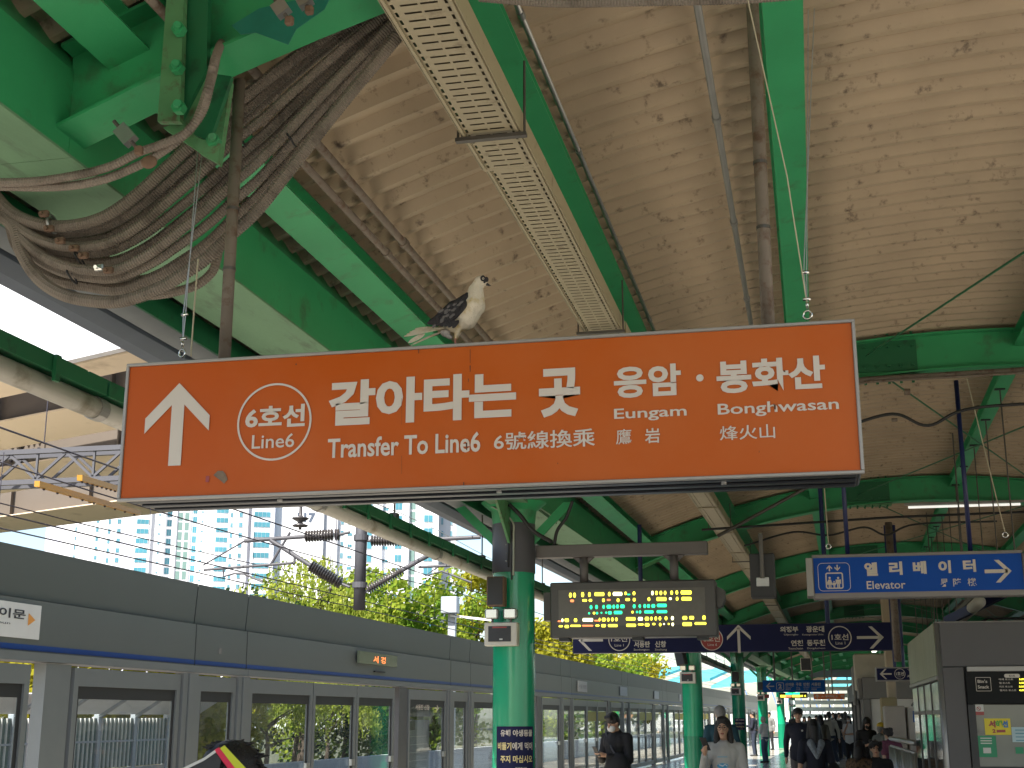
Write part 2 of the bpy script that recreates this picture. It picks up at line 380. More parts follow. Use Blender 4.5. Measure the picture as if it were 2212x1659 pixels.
hs0 = sheet_mesh(-3.55, 1.2, 14).build('roof_sheet', SHEET, canopy); hs0.data.shade_smooth(); hs0.data.set_sharp_from_angle(angle=R(50)); hs0.location = (0, -.1, 0)   # unseen left half of roof added behind the camera to shape bounce light
for k_ in range(1, 12): share(hs0, (0, -k_, 0), canopy)
def arch(Y, s):
    mb = MB(); xs = [-2.66 + (8.32) * i / 26 for i in range(27)]
    def ring_(x, y0, y1, z0, z1): return [(x + s, y0, z0), (x + s, y1, z0), (x + s, y1, z1), (x + s, y0, z1)]
    for (y0, y1, a, b) in ((-.012, .012, .014, .335), (-.10, .10, 0, .014), (-.10, .10, .335, .349)):
        base = len(mb.v)
        for x in xs: mb.v += [Vector(p) for p in ring_(x, Y + y0, Y + y1, zb(x) + a, zb(x) + b)]
        for i in range(len(xs) - 1):
            o = base + i * 4
            for k in range(4): mb.f.append((o + k, o + (k + 1) % 4, o + 4 + (k + 1) % 4, o + 4 + k))
        mb.f += [(base, base + 3, base + 2, base + 1), (len(mb.v) - 4, len(mb.v) - 3, len(mb.v) - 2, len(mb.v) - 1)]
    return mb
for Y in ARCHY[1:]:
    s = S(Y); a_ = arch(Y, s).build('arch_rib', GREEN, canopy)
    if 5 < Y < 60:
        for xc in (.75, ):
            p = MB(); p.box((xc - .3 + s, Y - .026, zb(xc) + .05), (xc + .3 + s, Y - .013, zb(xc) + .33)); p.build('splice_plate', GREEN_D, a_)
            fl = MB(); fl.box((xc - .32 + s, Y - .095, zb(xc) - .02), (xc + .32 + s, Y + .095, zb(xc) - .003)); fl.build('splice_plate', GREEN_G, a_)
            bo = MB(); 
            for i in range(6):
                for k in (-.065, .065): bo.tube([(xc - .26 + i * .104 + s, Y + k, zb(xc) - .045), (xc - .26 + i * .104 + s, Y + k, zb(xc) - .02)], .014, 6)
                for zz in (.1, .28): bo.tube([(xc - .26 + i * .104 + s, Y - .05, zb(xc) + zz), (xc - .26 + i * .104 + s, Y - .026, zb(xc) + zz)], .014, 6)
                bo.tube([(xc - .26 + i * .104 + s, Y - .07, zb(xc) + .374), (xc - .26 + i * .104 + s, Y - .07, zb(xc) + .40)], .014, 6)
            b_ = bo.build('bolt', GREEN_D, a_); b_['kind'] = 'stuff'
        for sx in (-2.4, 5.4):               # haunch plate between rib and girder
            h = MB(); e = -.25 if sx < 0 else .25
            h.prism([(sx + e + s, Y - .01, 3.68), (sx - e * 2.2 + s, Y - .01, zb(sx - e * 2.2) - .002), (sx + e + s, Y - .01, zb(sx + e) + .01)], (0, .02, 0)); h.build('haunch_plate', GREEN_G, canopy)
PUR = [(-2.42, .165), (-1.2, .15), (.02, .18), (1.95, .14), (3.4, .15), (4.9, .15)]
for k, Y0 in enumerate(ARCHY[:-1]):
    s = (S(Y0) + S(Y0 + BAY)) / 2
    for (x, wd) in PUR:
        z = zb(x) + .2; a = Y0 + .012; b = ARCHY[k + 1] - .012
        sl = -(x - 1.5) / 9.9; m_ = MB()
        for (u0, u1, v0, v1) in ((-wd / 2, wd / 2, 0, .012), (-wd / 2, wd / 2, .128, .140), (-.006, .006, .012, .128)):
            P = []
            for yy, ss in ((a, S(a)), (b, S(b))):
                for (uu, vv) in ((u0, v0), (u1, v0), (u1, v1), (u0, v1)): P.append((x + uu - sl * vv + ss, yy, z + vv + sl * uu))
            m_.add(P, [(0, 3, 2, 1), (4, 5, 6, 7), (0, 1, 5, 4), (1, 2, 6, 5), (2, 3, 7, 6), (3, 0, 4, 7)])
        m_.build('purlin', GREEN, canopy)
# long box girders over the column rows, with their set-back upper plate and the grey strip above
for side in (-1, 1):
    X = lambda x: x if side < 0 else 3.0 - x
    for k, Y0 in enumerate(ARCHY[:-1]):
        a, b = Y0, ARCHY[k + 1] - .004
        g = MB()
        def seg(poly):
            P = [(X(px) + S(a), a, pz) for px, pz in poly] + [(X(px) + S(b), b, pz) for px, pz in poly]; n = len(poly)
            g.add(P, [tuple(range(n)), tuple(range(n, 2 * n))[::-1]] + [(i, n + i, n + (i + 1) % n, (i + 1) % n) for i in range(n)])
        seg([(-3.04, 3.66), (-2.65, 3.66), (-2.65, 4.0), (-2.73, 4.16), (-3.04, 4.16)]); gi = g.build('box_girder', GREEN, canopy)
        g = MB(); seg([(-3.055, 3.648), (-2.638, 3.648), (-2.638, 3.659), (-3.055, 3.659)]); g.build('bottom_flange', GREEN_P, gi)
        g = MB(); seg([(-2.75, 4.163), (-2.7, 4.163), (-2.6, 4.3), (-2.65, 4.3)]); g.build('grey_closure_strip', PIPE, canopy)
        g = MB(); seg([(-3.30, 3.64), (-3.22, 3.60), (-3.22, 3.74), (-3.30, 3.76)]); g.build('eaves_beam', GREEN_D, canopy)  # darker green puts the shade of the outer side into the colour
        g = MB(); seg([(-3.17, 3.77), (-3.06, 3.80), (-3.06, 3.86), (-3.17, 3.84)]); g.build('eaves_purlin', GREEN_D, canopy)
        g = MB(); seg([(-3.66, 3.60), (-3.60, 3.55), (-3.50, 3.55), (-3.44, 3.60), (-3.44, 3.70), (-3.66, 3.70)]); g.build('gutter', mat('slate_blue_gutter', (.10, .12, .16), .5), canopy)
        g = MB(); seg([(-3.43, 3.62), (-3.31, 3.66), (-3.31, 3.70), (-3.43, 3.68)]); g.build('soffit_strip', mat('grey_soffit', (.2, .22, .24), .6), canopy)
# cross-bracing rods and the thin hanging rods
for Y0 in ARCHY[1:7]:
    for (xa, xb) in ((.6, 3.3), (3.3, 5.6)):
        for (p, q) in (((xa, Y0), (xb, Y0 + BAY)), ((xb, Y0), (xa, Y0 + BAY))):
            z = lambda x: zb(x) + .16
            MB().tube([(p[0] + S(p[1]), p[1], z(p[0])), (q[0] + S(q[1]), q[1], z(q[0]))], .009, 6).build('bracing_rod', GREEN_D, canopy)

# ---------------------------------------------------------------- columns
def col_mesh(x, Y, main):
    t = thing('platform_column', (x, Y, 0), '', 'column', 'round green columns along the platform')
    r = .205
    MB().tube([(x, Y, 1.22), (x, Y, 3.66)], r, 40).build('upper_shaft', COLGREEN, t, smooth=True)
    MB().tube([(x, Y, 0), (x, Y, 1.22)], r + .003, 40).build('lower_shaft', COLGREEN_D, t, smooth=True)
    for o in t.children: o.data.set_sharp_from_angle(angle=R(40))
    MB().tube([(x, Y, 3.42), (x, Y, 3.46), (x, Y, 3.57), (x, Y, 3.655)], [r + .006, r + .006, r + .02, r + .12], 40).build('flared_head', GREEN, t, smooth=True)
    if main: MB().tube([(x, Y, 2.96), (x, Y, 3.44)], r + .008, 40).build('grey_collar', mat('grey_collar_paint', (.085, .083, .10), .45, var=.1), t, smooth=True)
    for o in t.children: o.data.set_sharp_from_angle(angle=R(40))
    for sx in (-1, 1):
        MB().prism([(x + sx * .17, Y - .012, 3.2), (x + sx * .62, Y - .012, 3.645), (x + sx * .5, Y - .012, 3.645), (x + sx * .17, Y - .012, 3.32)], (0, .024, 0)).build('bracket', GREEN, t)
    MB().prism([(x - .012, Y - .17, 3.2), (x - .012, Y - .9, 3.645), (x - .012, Y - .17, 3.645)], (.024, 0, 0)).build('bracket', GREEN_G, t)
    MB().prism([(x - .19, Y - 1.3, 3.64), (x + .19, Y - 1.3, 3.64), (x + .19, Y + 1.3, 3.64), (x - .19, Y + 1.3, 3.64)], (0, 0, -.02)).build('bearing_plate', GREEN_P, t)
    return t
COLY = [12.7, 27.6, 42.8, 58.0, 73.2, 88.4]
COLX = [-2.83, -2.44, -2.36, -2.2, -1.85, -1.5]
lab = ['nearest green column, with the pigeon warning poster and grey collar', 'second green column, with a black speaker tilted on its left side',
       'third green column along the platform, with small dark poster at head height', 'fourth green column, beside the white-haired standing person',
       'fifth green column along the platform, under the small red phone sign', 'farthest visible green column before the white end screen']
columns = []
for i, (Y, x) in enumerate(zip(COLY, COLX)):
    c = col_mesh(x, Y, i == 0); c['label'] = lab[i]; columns.append(c)

# ---------------------------------------------------------------- platform screen doors (left side)
psd = thing('platform_screen', (-6.1, 20, 0), 'long grey platform screen door wall with glass panels and blue striped header', 'screen doors')
XP = -6.1
def pbox(name, y0, y1, z0, z1, x0, x1, m, parent=None, bev=.006):
    s0 = S(y0); s1 = S(y1); s = (s0 + s1) / 2; mb = MB()
    P = []
    for yy, ss in ((y0, s0), (y1, s1)):
        for (xx, zz) in ((x0, z0), (x1, z0), (x1, z1), (x0, z1)): P.append((XP + xx + ss, yy, zz))
    mb.add(P, [(0, 1, 2, 3), (4, 7, 6, 5), (0, 4, 5, 1), (1, 5, 6, 2), (2, 6, 7, 3), (3, 7, 4, 0)])
    return mb.build(name, m, parent or psd)
def leaf(y0, y1, name='door', handle=True, band=None):
    f = .075; e = .035; z0, z1 = .06, 2.0
    fr = MB(); 
    p = pbox(name, y0 + .004, y1 - .004, z1 - .15, z1, -.03, .03, PSD_F)
    pbox('stile', y0 + .004, y0 + f, z0, z1 - .15, -.03, .03, PSD_F, p); pbox('stile', y1 - f, y1 - .004, z0, z1 - .15, -.03, .03, PSD_F, p)
    pbox('rail', y0 + f, y1 - f, z0, z0 + .12, -.03, .03, PSD_F, p)
    pbox('glass', y0 + f, y1 - f, z0 + .12, z1 - .15, -.006, .006, GLASS, p)
    pbox('black_border', y0 + f, y1 - f, z1 - .255, z1 - .15, .007, .011, BLACK, p)
    pbox('black_border', y0 + f, y0 + f + .05, z0 + .12, z1 - .255, .007, .011, BLACK, p)
    pbox('black_border', y1 - f - .05, y1 - f, z0 + .12, z1 - .255, .007, .011, BLACK, p)
    if handle: pbox('handle', y1 - f - .09, y1 - f + .03, .98, 1.06, .012, .045, STEEL, p)
    if band is not None: pbox('sticker', y0 + f + .06, y1 - f - .06, z1 - .52, z1 - .27, .012, .014, band, p)
    return p
YEL = mat('yellow_green_sticker', (.55, .50, .10), .5)
def ribs(y0, y1):
    n = 3; wd = (y1 - y0) / n
    for k in range(n): pbox('ribbed_post', y0 + k * wd + .006, y0 + (k + 1) * wd - .006, .0, 2.02, -.05, .045 + .012 * (k % 2), PSD_F)
MODY = 9.15
for mi in range(-1, 10):
    b = 9.85 + MODY * mi
    if b > 97: break
    near = b < 45
    pbox('pillar', b, b + .38, 0, 2.02, -.09, .02, PSD_D if mi > 0 else PSD_F)
    leaf(b + .42, b + 2.38, 'fixed_panel'); ribs(b + 2.4, b + 2.74)
    leaf(b + 2.76, b + 3.66, 'fixed_panel', False); ribs(b + 3.68, b + 3.98)
    leaf(b + 4.0, b + 5.82, 'fixed_panel', True)
    leaf(b + 5.84, b + 7.35, band=YEL if mi > 0 else None); leaf(b + 7.37, b + 8.92, band=YEL if mi > 0 else None)
    if mi in (0, 1, 2): pass
    # header: lower panels, upper panels, seams are real gaps; blue stripe
    for (a, c) in ((b - 5.2, b + 2.71), (b + 2.72, b + 3.94)) if True else ():
        h = pbox('header_panel', a + .006, c - .006, 2.10, 2.51, -.25, .0, PSD_P)
        h2 = pbox('header_cap', a + .006, c - .006, 2.518, 2.915, -.30, -.03, PSD_C)
        # the cap leans back
        for v in h2.data.vertices:
            if v.co.z > 2.7: v.co.x += .025
        pbox('blue_stripe', a + .006, c - .006, 2.112, 2.155, .0005, .003, BLUESTR, h)
    pbox('header_rail', b - 5.2, b + 3.94, 2.03, 2.098, -.2, .03, PSD_F)
    pbox('header_core', b - 5.2, b + 3.94, 2.04, 2.90, -.42, -.26, BLACK)
rps = thing('platform_screen', (9.2, 40, 0), 'unseen grey platform screen wall, added on the opposite edge to darken the far roof', 'screen doors')  # out-of-view screen added to keep bounce light off the far roof
for k_ in range(10):
    a, b = 12.5 + k_ * 9.15, 12.5 + k_ * 9.15 + 9.1; s_ = S((a + b) / 2)
    MB().bbox((9.1 + s_, a, 2.06), (9.4 + s_, b, 2.92), .01).build('header_panel', PSD_P, rps)
    for j in range(6): MB().bbox((9.14 + s_, a + j * 1.52, 0), (9.26 + s_, a + j * 1.52 + .45, 2.05), .01).build('pillar', PSD_D, rps); MB().box((9.18 + s_, a + j * 1.52 + .46, .05), (9.2 + s_, a + j * 1.52 + 1.51, 2.05)).build('panel', PSD_F, rps)
# things fixed on the header
def on_header(y0, y1, z0, z1, name, label, cat, m, group=None, th=.012):
    s = S((y0 + y1) / 2); mb = MB(); mb.box((XP + s + .002, y0, z0), (XP + s + th, y1, z1)); return mb.build(name, m, None, label=label, cat=cat, group=group)
def htext(body, y0, y1, z0, z1, parent, m, x=.0155, bold=.02):
    vs, fs = text_mesh(body, bold); lo = vs.min(0); hi = vs.max(0); s = S((y0 + y1) / 2)
    P = [Vector((XP + s + x, y0 + (y1 - y0) * (v[0] - lo[0]) / (hi[0] - lo[0]), z0 + (z1 - z0) * (v[1] - lo[1]) / (hi[1] - lo[1]))) for v in vs]
    return MB().add(P, fs).build('lettering', m, parent)
PAPER = mat('white_sticker', (.62, .62, .60), .5)
DK = mat('dark_print', (.03, .03, .04), .5)
q = on_header(8.4, 9.72, 2.2, 2.47, 'station_name_sticker', 'pale station name sticker with orange arrow at the left edge of the header', 'sticker', PAPER)
htext('회기  신이문', 8.45, 9.5, 2.345, 2.42, q, DK); htext('Hoegi  Sinimun', 8.6, 9.3, 2.29, 2.315, q, DK, bold=.005)
MB().quad((XP + .016, 9.54, 2.30), (XP + .016, 9.54, 2.40), (XP + .016, 9.64, 2.35)).build('arrow', mat('orange_print', (.7, .3, .06), .5), q)
q = on_header(17.2, 18.9, 2.30, 2.46, 'header_display', 'glass fronted display with orange characters on the screen door header', 'display', mat('display_green_tint', (.16, .19, .13), .15), th=.03)
LEDO = mat('orange_led', (.6, .15, .05), .5, emit=(1, .25, .06), estr=.7)
htext('서 경', 17.8, 18.35, 2.325, 2.42, q, LEDO, x=.032, bold=.03)
on_header(13.1, 13.16, 2.24, 2.30, 'header_sensor', 'small round grey sensor on the narrow header panel', 'sensor', GREYL)
on_header(17.9, 18.35, 2.2, 2.22, 'door_lamp', 'small dark door lamp under the header display', 'lamp', BLACK, th=.03)
for (y0, y1) in ((26.3, 27.6), (32.8, 34.2), (39.5, 41), (46.8, 48.4), (54, 56)):
    i_ = [26.3, 32.8, 39.5, 46.8, 54].index(y0)
    q = on_header(y0, y1, 2.2, 2.46, 'header_notice', ['blank pale square notice on the header right of the nearest column', 'large pale notice with grey marks on the header behind the blue sign', 'small bright notice on the header left of the second column', 'faint notice on the header just beyond the second column', 'farthest pale notice on the screen door header'][i_], 'notice', PAPER, 'notices along the header')
    if i_ == 1: htext('서울 방면', y0 + .15, y1 - .15, 2.28, 2.38, q, mat('faint_grey_print', (.4, .4, .4), .5))
# posters behind / on the glass
q = MB().box((XP + .014, 19.75, .5), (XP + .02, 21.05, 1.55)); q = q.build('route_map', mat('blue_grey_map', (.17, .20, .24), .4), None, label='blue grey route map posted on the screen glass left of the nearest column', cat='poster')
for i in range(6): MB().box((XP + .021, 19.95, 1.3 - i * .12), (XP + .024, 20.9, 1.305 - i * .12)).build('printed_line', PAPER, q)
MB().box((XP + .021, 19.8, 1.4), (XP + .024, 20.25, 1.54)).build('heading', DK, q)
q = MB().box((XP + .014, 19.62, 1.6), (XP + .02, 21.1, 1.84)).build('line_diagram', mat('grey_strip_sign', (.10, .105, .11), .4), None, label='grey direction strip with Korean names above the route map', cat='sign')
htext('서동탄 신창', 19.75, 20.5, 1.7, 1.78, q, SWHITE, x=.022); htext('→', 20.75, 21.0, 1.68, 1.78, q, SWHITE, x=.022)

# ================================================================ MAIN ORANGE SIGN
YS = 4.0
sign = thing('hanging_sign', (-1.04, 4.15, 2.3), 'large orange hanging sign with white arrow and transfer text, pigeon standing on top', 'sign')
x0, x1, z0, z1 = -2.257, .177, 2.30, 2.779
MB().bbox((x0 + .006, YS + .012, z0 + .012), (x1 - .006, YS + .30, z1 - .006), .006).build('housing', SIGNBOX, sign)
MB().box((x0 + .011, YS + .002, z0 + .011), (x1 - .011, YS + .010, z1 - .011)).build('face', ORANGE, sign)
for n_, a, b in (('frame_rail', (x0, YS - .006, z0), (x1, YS + .012, z0 + .0105)), ('frame_rail', (x0, YS - .006, z1 - .0105), (x1, YS + .012, z1)),
                 ('frame_rail', (x0, YS - .006, z0 + .0106), (x0 + .0105, YS + .012, z1 - .0106)), ('frame_rail', (x1 - .0105, YS - .006, z0 + .0106), (x1, YS + .012, z1 - .0106))):
    MB().bbox(a, b, .002).build(n_, ALU, sign)
for yy in (4.06, 4.15, 4.24): MB().bbox((x0 + .02, yy - .02, z0 + .003), (x1 - .02, yy + .02, z0 + .0118), .003).build('bottom_slat', SIGNBOX, sign)
for xx in (x0 + .55, x0 + 1.3, x1 - .42): MB().tube([(xx, 4.08, z0 - .004), (xx, 4.08, z0 + .003)], .009, 12).build('screw', STEEL, sign)
def LA(zx, zy): return (219.4 + .372 * zx, 658.3 + .372 * zy)
def RA(zx, zy): return (1042.4 + .3968 * zx, 658.3 + .3968 * zy)
def st(body, lb, rt, bold=.03, m=SWHITE): return text(body, pY(*lb, YS), pY(*rt, YS), sign, m, bold, eps=.0015)
st('6호선', LA(833, 722), LA(1185, 575), .03); st('Line6', LA(872, 838), LA(1122, 745), .008)
st('갈아타는', LA(1315, 708), (1115, 801), .042); st('곳', RA(308, 617), RA(530, 340), .042)
st('Transfer To Line6', LA(1312, 893), (1038, 932), .02); st('6號線換乘', RA(62, 795), RA(612, 672), .012)
st('응암', RA(717, 512), RA(1078, 318), .034); st('봉화산', RA(1277, 487), RA(1860, 275), .034)
st('Eungam', RA(717, 640), RA(1110, 548), .014); st('Bonghwasan', RA(1282, 618), RA(1937, 508), .014)
st('鷹', RA(727, 762), RA(810, 675), .004); st('岩', RA(885, 755), RA(965, 670), .014); st('烽火山', RA(1293, 740), RA(1590, 648), .006)
disc(pY(1511.8, 816.6, YS), .0115, sign, SWHITE, eps=.0015)
c_ = pY(592.5, 911, YS); ring(c_, .1315, .1245, sign, SWHITE, eps=.0015, n=72)
a = pY(389.4, 827.6, YS); b = pY(377.5, 1006, YS)
P = lambda x, z: Vector((a.x - .002 + x, YS, z)); t_, bt = a.z, b.z
for n_, poly in (('arrow', [P(-.023, bt), P(.023, bt), P(.023, t_ - .052), P(-.023, t_ - .052)]),
                 ('arrow', [P(0, t_), P(-.118, t_ - .118), P(-.118, t_ - .171), P(0, t_ - .053)]), ('arrow', [P(0, t_), P(0, t_ - .053), P(.118, t_ - .171), P(.118, t_ - .118)])):
    flat(poly, sign, SWHITE, n_, eps=.0015 if poly[0].z < bt + .01 else .0018)
GRIME = mat('grey_brown_grime', (.20, .15, .11), .8, var=.4, scale=60); STAIN = mat('brown_stain', (.10, .04, .02), .7, var=.5, scale=50)
flat([pY(*LA(*p), YS) for p in ((650, 990), (675, 965), (705, 965), (722, 985), (733, 1015), (712, 1040), (690, 1020))], sign, GRIME, 'torn_sticker', eps=.001)
flat([pY(*LA(*p), YS) for p in ((606, 995), (627, 995), (624, 1030), (604, 1030))], sign, REDC, 'small_sticker', eps=.001)
rs = random.Random(3)
for (u, v, h, wd) in ((1016, 790, 14, 2.2), (1012, 818, 8, 2), (1008, 957, 16, 3), (1002, 1042, 10, 2.5), (868, 860, 60, .5), (868, 985, 40, .6), (1016, 755, 30, 1.2), (640, 786, 3, 3), (612, 896, 3, 3), (1674, 875, 10, 4), (1694, 800, 4, 5), (905, 754, 10, 2), (1672, 872, 6, 3), (1205, 1000, 3, 1.5), (1640, 974, 4, 1.5)):
    pts = [(u - wd / 2, v), (u + wd / 2, v + rs.uniform(-1, 1)), (u + wd * rs.uniform(.1, .6), v + h), (u - wd * rs.uniform(.1, .5), v + h * .95)]
    flat([pY(*p, YS) for p in pts], sign, STAIN, 'dropping_stain', eps=.0022)
for (u, v0, v1) in ((868, 800, 1050), (905, 760, 800)):
    pass
# poles and their foot brackets, wires, shackles
for (px_, top, ds) in ((-2.06, 4.0, 1), (-.09, 4.42, -1)):
    MB().tube([(px_, 4.345, 2.80), (px_, 4.345, 3.3), (px_, 4.345, top)], .0225, 20).build('hanger_pole', PIPE, sign, smooth=True)
    MB().tube([(px_, 4.345, 2.76), (px_, 4.345, 2.845)], .029, 20).build('pole_socket', PIPE, sign)
    MB().prism([(px_, 4.33, 2.775), (px_ + ds * .34, 4.33, 2.775), (px_ + ds * .30, 4.33, 2.80), (px_, 4.33, 2.835)], (0, .012, 0)).build('foot_bracket', RUST, sign)
    MB().ell((px_ + ds * .40, 4.34, 2.78), (.06, .04, .03)).build('foot_boss', RUST, sign, smooth=True)
    for zz in (3.22, 3.46): MB().tube([(px_, 4.345, zz), (px_, 4.345, zz + .012)], .0245, 16).build('pole_joint', STEELD, sign)
def torus(c, Rr, r, ax, n=20, m=8):
    mb = MB(); ax = Vector(ax).normalized(); u_ = ax.orthogonal().normalized(); v_ = ax.cross(u_); c = Vector(c)
    mb.tube([c + (u_ * math.cos(2 * math.pi * k / n) + v_ * math.sin(2 * math.pi * k / n)) * Rr for k in range(n + 1)], r, m, caps=False); return mb
for (u, top) in ((393, (429, 305)), (1745, (1746, 20))):
    b_ = pY(u, 770 if u < 1000 else 688, 4.13)
    torus(b_ + Vector((0, 0, .012)), .014, .0035, (0.3, 1, 0)).build('shackle', ZINC, sign, smooth=True)
    torus(b_ + Vector((0, 0, .045)), .010, .003, (1, .2, 0)).build('shackle', ZINC, sign, smooth=True)
    tp = pY(*top, 4.13)
    e = b_ + Vector((0, 0, .055))
    MB().tube([e, e + Vector((.004, 0, .10)), tp], .0022, 6).build('wire', STEEL, sign); MB().tube([e, e + Vector((-.005, 0, .10)), tp + Vector((.02, 0, 0))], .0022, 6).build('wire', STEEL, sign)
    MB().tube([e + Vector((-.012, 0, .10)), e + Vector((.012, 0, .10))], .006, 8).build('wire_clamp', ZINC, sign, smooth=True)
    MB().tube([e + Vector((-.012, 0, .01)), e + Vector((.012, 0, .01))], .006, 8).build('wire_clamp', ZINC, sign, smooth=True)
MB().tube([pY(1743, 655, 4.13), pY(1700, 380, 4.05), pY(1611, -20, 3.95)], .0024, 6).build('loose_cord', WIREW, sign)
MB().tube([pY(412, 770, 4.2), pY(420, 660, 4.2), pY(428, 560, 4.25)], .003, 6).build('loose_cord', WIREW, sign)

# ---------------------------------------------------------------- pigeon
K = .000232
def pg(x, z, d=0): return pY(822.9 + .1488 * x, 548.6 + .1488 * z, 4.085 + d)
PW = mat('white_pigeon_feathers', (.68, .60, .48), .8, var=.14, scale=30, bump=.5, bscale=160, dirt=(.55, .42, .20), dscale=14, dth=(.5, .62))
PB = mat('black_pigeon_feathers', (.017, .014, .017), .6, var=.5, scale=60, bump=.5, bscale=200)
PG = mat('grey_pigeon_feathers', (.12, .11, .11), .8, var=.3, scale=60)
PGR = mat('grey_white_down', (.42, .38, .36), .9, var=.15, scale=90, bump=.6, bscale=220)
bird = thing('pigeon', pg(1085, 1290), 'white pigeon with black wings and dark eye patch standing on the orange sign', 'pigeon')
mb = MB()
mb.ell(pg(1450, 395), (84 * K, 62 * K, 88 * K)); mb.ell(pg(1480, 415), (70 * K, 52 * K, 62 * K)); mb.cap(pg(1420, 400), pg(1375, 560), 74 * K, 112 * K)
mb.cap(pg(1375, 540), pg(1355, 760), 118 * K, 165 * K); mb.cap(pg(1350, 740), pg(1240, 950), 170 * K, 158 * K); mb.cap(pg(1240, 950), pg(1060, 1060), 158 * K, 100 * K)
mb.cap(pg(1300, 700), pg(980, 980), 120 * K, 90 * K); mb.cap(pg(1100, 1050), pg(860, 1120), 85 * K, 40 * K)
mb.cap(pg(1120, 1080, -.01), pg(1080, 1230, -.008), 60 * K, 22 * K); mb.cap(pg(1140, 1080, .015), pg(1100, 1230, .012), 55 * K, 20 * K)
voxel(mb, 'body', PW, bird, .0028, 6)
mb = MB(); mb.cap(pg(1530, 425), pg(1592, 462), 17 * K, 5 * K); mb.cap(pg(1530, 445), pg(1575, 466), 12 * K, 4 * K); mb.build('beak', BLACK, bird, smooth=True)
MB().ell(pg(1535, 425), (18 * K, 16 * K, 12 * K)).build('cere', PGR, bird, smooth=True)
mb = MB(); mb.ell(pg(1478, 352, -.0135), (38 * K, 10 * K, 46 * K)); mb.ell(pg(1530, 370, -.006), (34 * K, 40 * K, 40 * K)); mb.ell(pg(1505, 400, -.012), (20 * K, 8 * K, 26 * K)); mb.build('eye_patch', PB, bird, smooth=True)
torus(pg(1484, 356, -.0158), 13 * K, 4 * K, (0.1, 1, 0)).build('eye_ring', PW, bird, smooth=True); MB().ell(pg(1484, 356, -.0158), 9 * K).build('eye', BLACK, bird, smooth=True)
def blade(p, q, wd, th, nrm=(0, -1, 0)):      # one feather: flat, pointed, slightly bowed
    p = Vector(p); q = Vector(q); t = (q - p); u_ = t.normalized().cross(Vector(nrm)).normalized(); nn = Vector(nrm); vs = []; N = 7
    for k in range(N + 1):
        f = k / N; wv = wd * (math.sin(math.pi * min(.5, f * 1.6)) * (1 if f < .6 else math.sqrt(max(0, 1 - ((f - .6) / .42) ** 2))) + .15 * (1 - f)); c = p + t * f + nn * th * 2 * math.sin(math.pi * f)
        vs += [c - u_ * wv / 2, c + nn * th, c + u_ * wv / 2, c - nn * th * .3]
    m_ = MB(); fs = []
    for k in range(N):
        for j in range(4): fs.append((k * 4 + j, k * 4 + (j + 1) % 4, k * 4 + 4 + (j + 1) % 4, k * 4 + 4 + j))
    return m_.add(vs, fs)
for sd_ in (-1, 1):
    dd = sd_ * .036
    mb = MB(); mb.cap(pg(1215, 640, dd * .8), pg(1030, 800, dd), 62 * K, 92 * K); mb.cap(pg(1060, 780, dd), pg(860, 930, dd), 110 * K, 80 * K); mb.cap(pg(1180, 740, dd), pg(960, 960, dd), 90 * K, 75 * K); mb.cap(pg(900, 900, dd), pg(730, 985, dd * .8), 70 * K, 45 * K); mb.cap(pg(1250, 580, dd * .6), pg(1180, 680, dd), 28 * K, 60 * K)
    for v_ in mb.v: v_.y = 4.085 + dd * .75 + (v_.y - 4.085 - dd * .75) * .5
    wg = voxel(mb, 'wing', PB, bird, .003, 4)
    if sd_ < 0:
        r_ = random.Random(5)
        for i in range(46):
            f = (i % 9) / 8; g_ = i // 9; cx_ = 1200 - f * 330 - g_ * 34 + r_.uniform(-14, 14); cz_ = 700 + f * 190 + g_ * 58 - 60 + r_.uniform(-10, 10)
            if cz_ > 1040 or cz_ - 640 < (1215 - cx_) * .35: continue
            blade(pg(cx_ + 22, cz_ - 12, dd - .0125 - g_ * .0004), pg(cx_ - 38, cz_ + 32, dd - .0145), 34 * K, 2.4 * K).build('covert_feather', PG if r_.random() < .33 else PB, wg)
        for i in range(7):
            blade(pg(1130 - i * 48, 960 + i * 5, dd - .011), pg(1040 - i * 62, 1075 - i * 12, dd - .011), 60 * K, 3 * K).build('flight_feather', PB, wg)
for i in range(5): blade(pg(960 - i * 12, 1060 + i * 8, -.028 + i * .004), pg(335 + i * 40, 1195 - i * 30 + (i > 2) * 10, -.02 + i * .003), 92 * K, 4 * K, (0, -.75, .65)).build('primary_feather', PW, bird)
for i in range(7): blade(pg(930, 1110 + i * 4, -.018 + i * .006), pg(430 + i * 14, 1330 - i * 9, -.03 + i * .010), 85 * K, 4 * K, (0, -.6, .8)).build('tail_feather', PB if i else PW, bird)
blade(pg(640, 1160, -.02), pg(398, 1290, -.024), 60 * K, 4 * K).build('tail_feather', PW, bird)
mb = MB(); mb.ell(pg(940, 1150, -.012), (70 * K, 60 * K, 60 * K), rot=None); mb.cap(pg(900, 1140, -.015), pg(1010, 1215, -.015), 45 * K, 30 * K); mb.build('under_tail_down', PGR, bird, smooth=True)
LEGM = mat('pink_pigeon_leg', (.42, .16, .13), .6)
for d_ in (-.010, .014):
    f_ = pg(1080, 1296, d_); f_.z = 2.781
    mb = MB(); mb.cap(pg(1082, 1225, d_), f_ + Vector((0, 0, .004)), 11 * K, 10 * K)
    for (dx, dy) in ((.022, -.006), (.024, .001), (.020, .009), (-.014, 0)): mb.cap(f_ + Vector((0, 0, .003)), f_ + Vector((dx, dy, .0015)), 9 * K, 5 * K, 8)
    mb.build('leg', LEGM, bird, smooth=True)

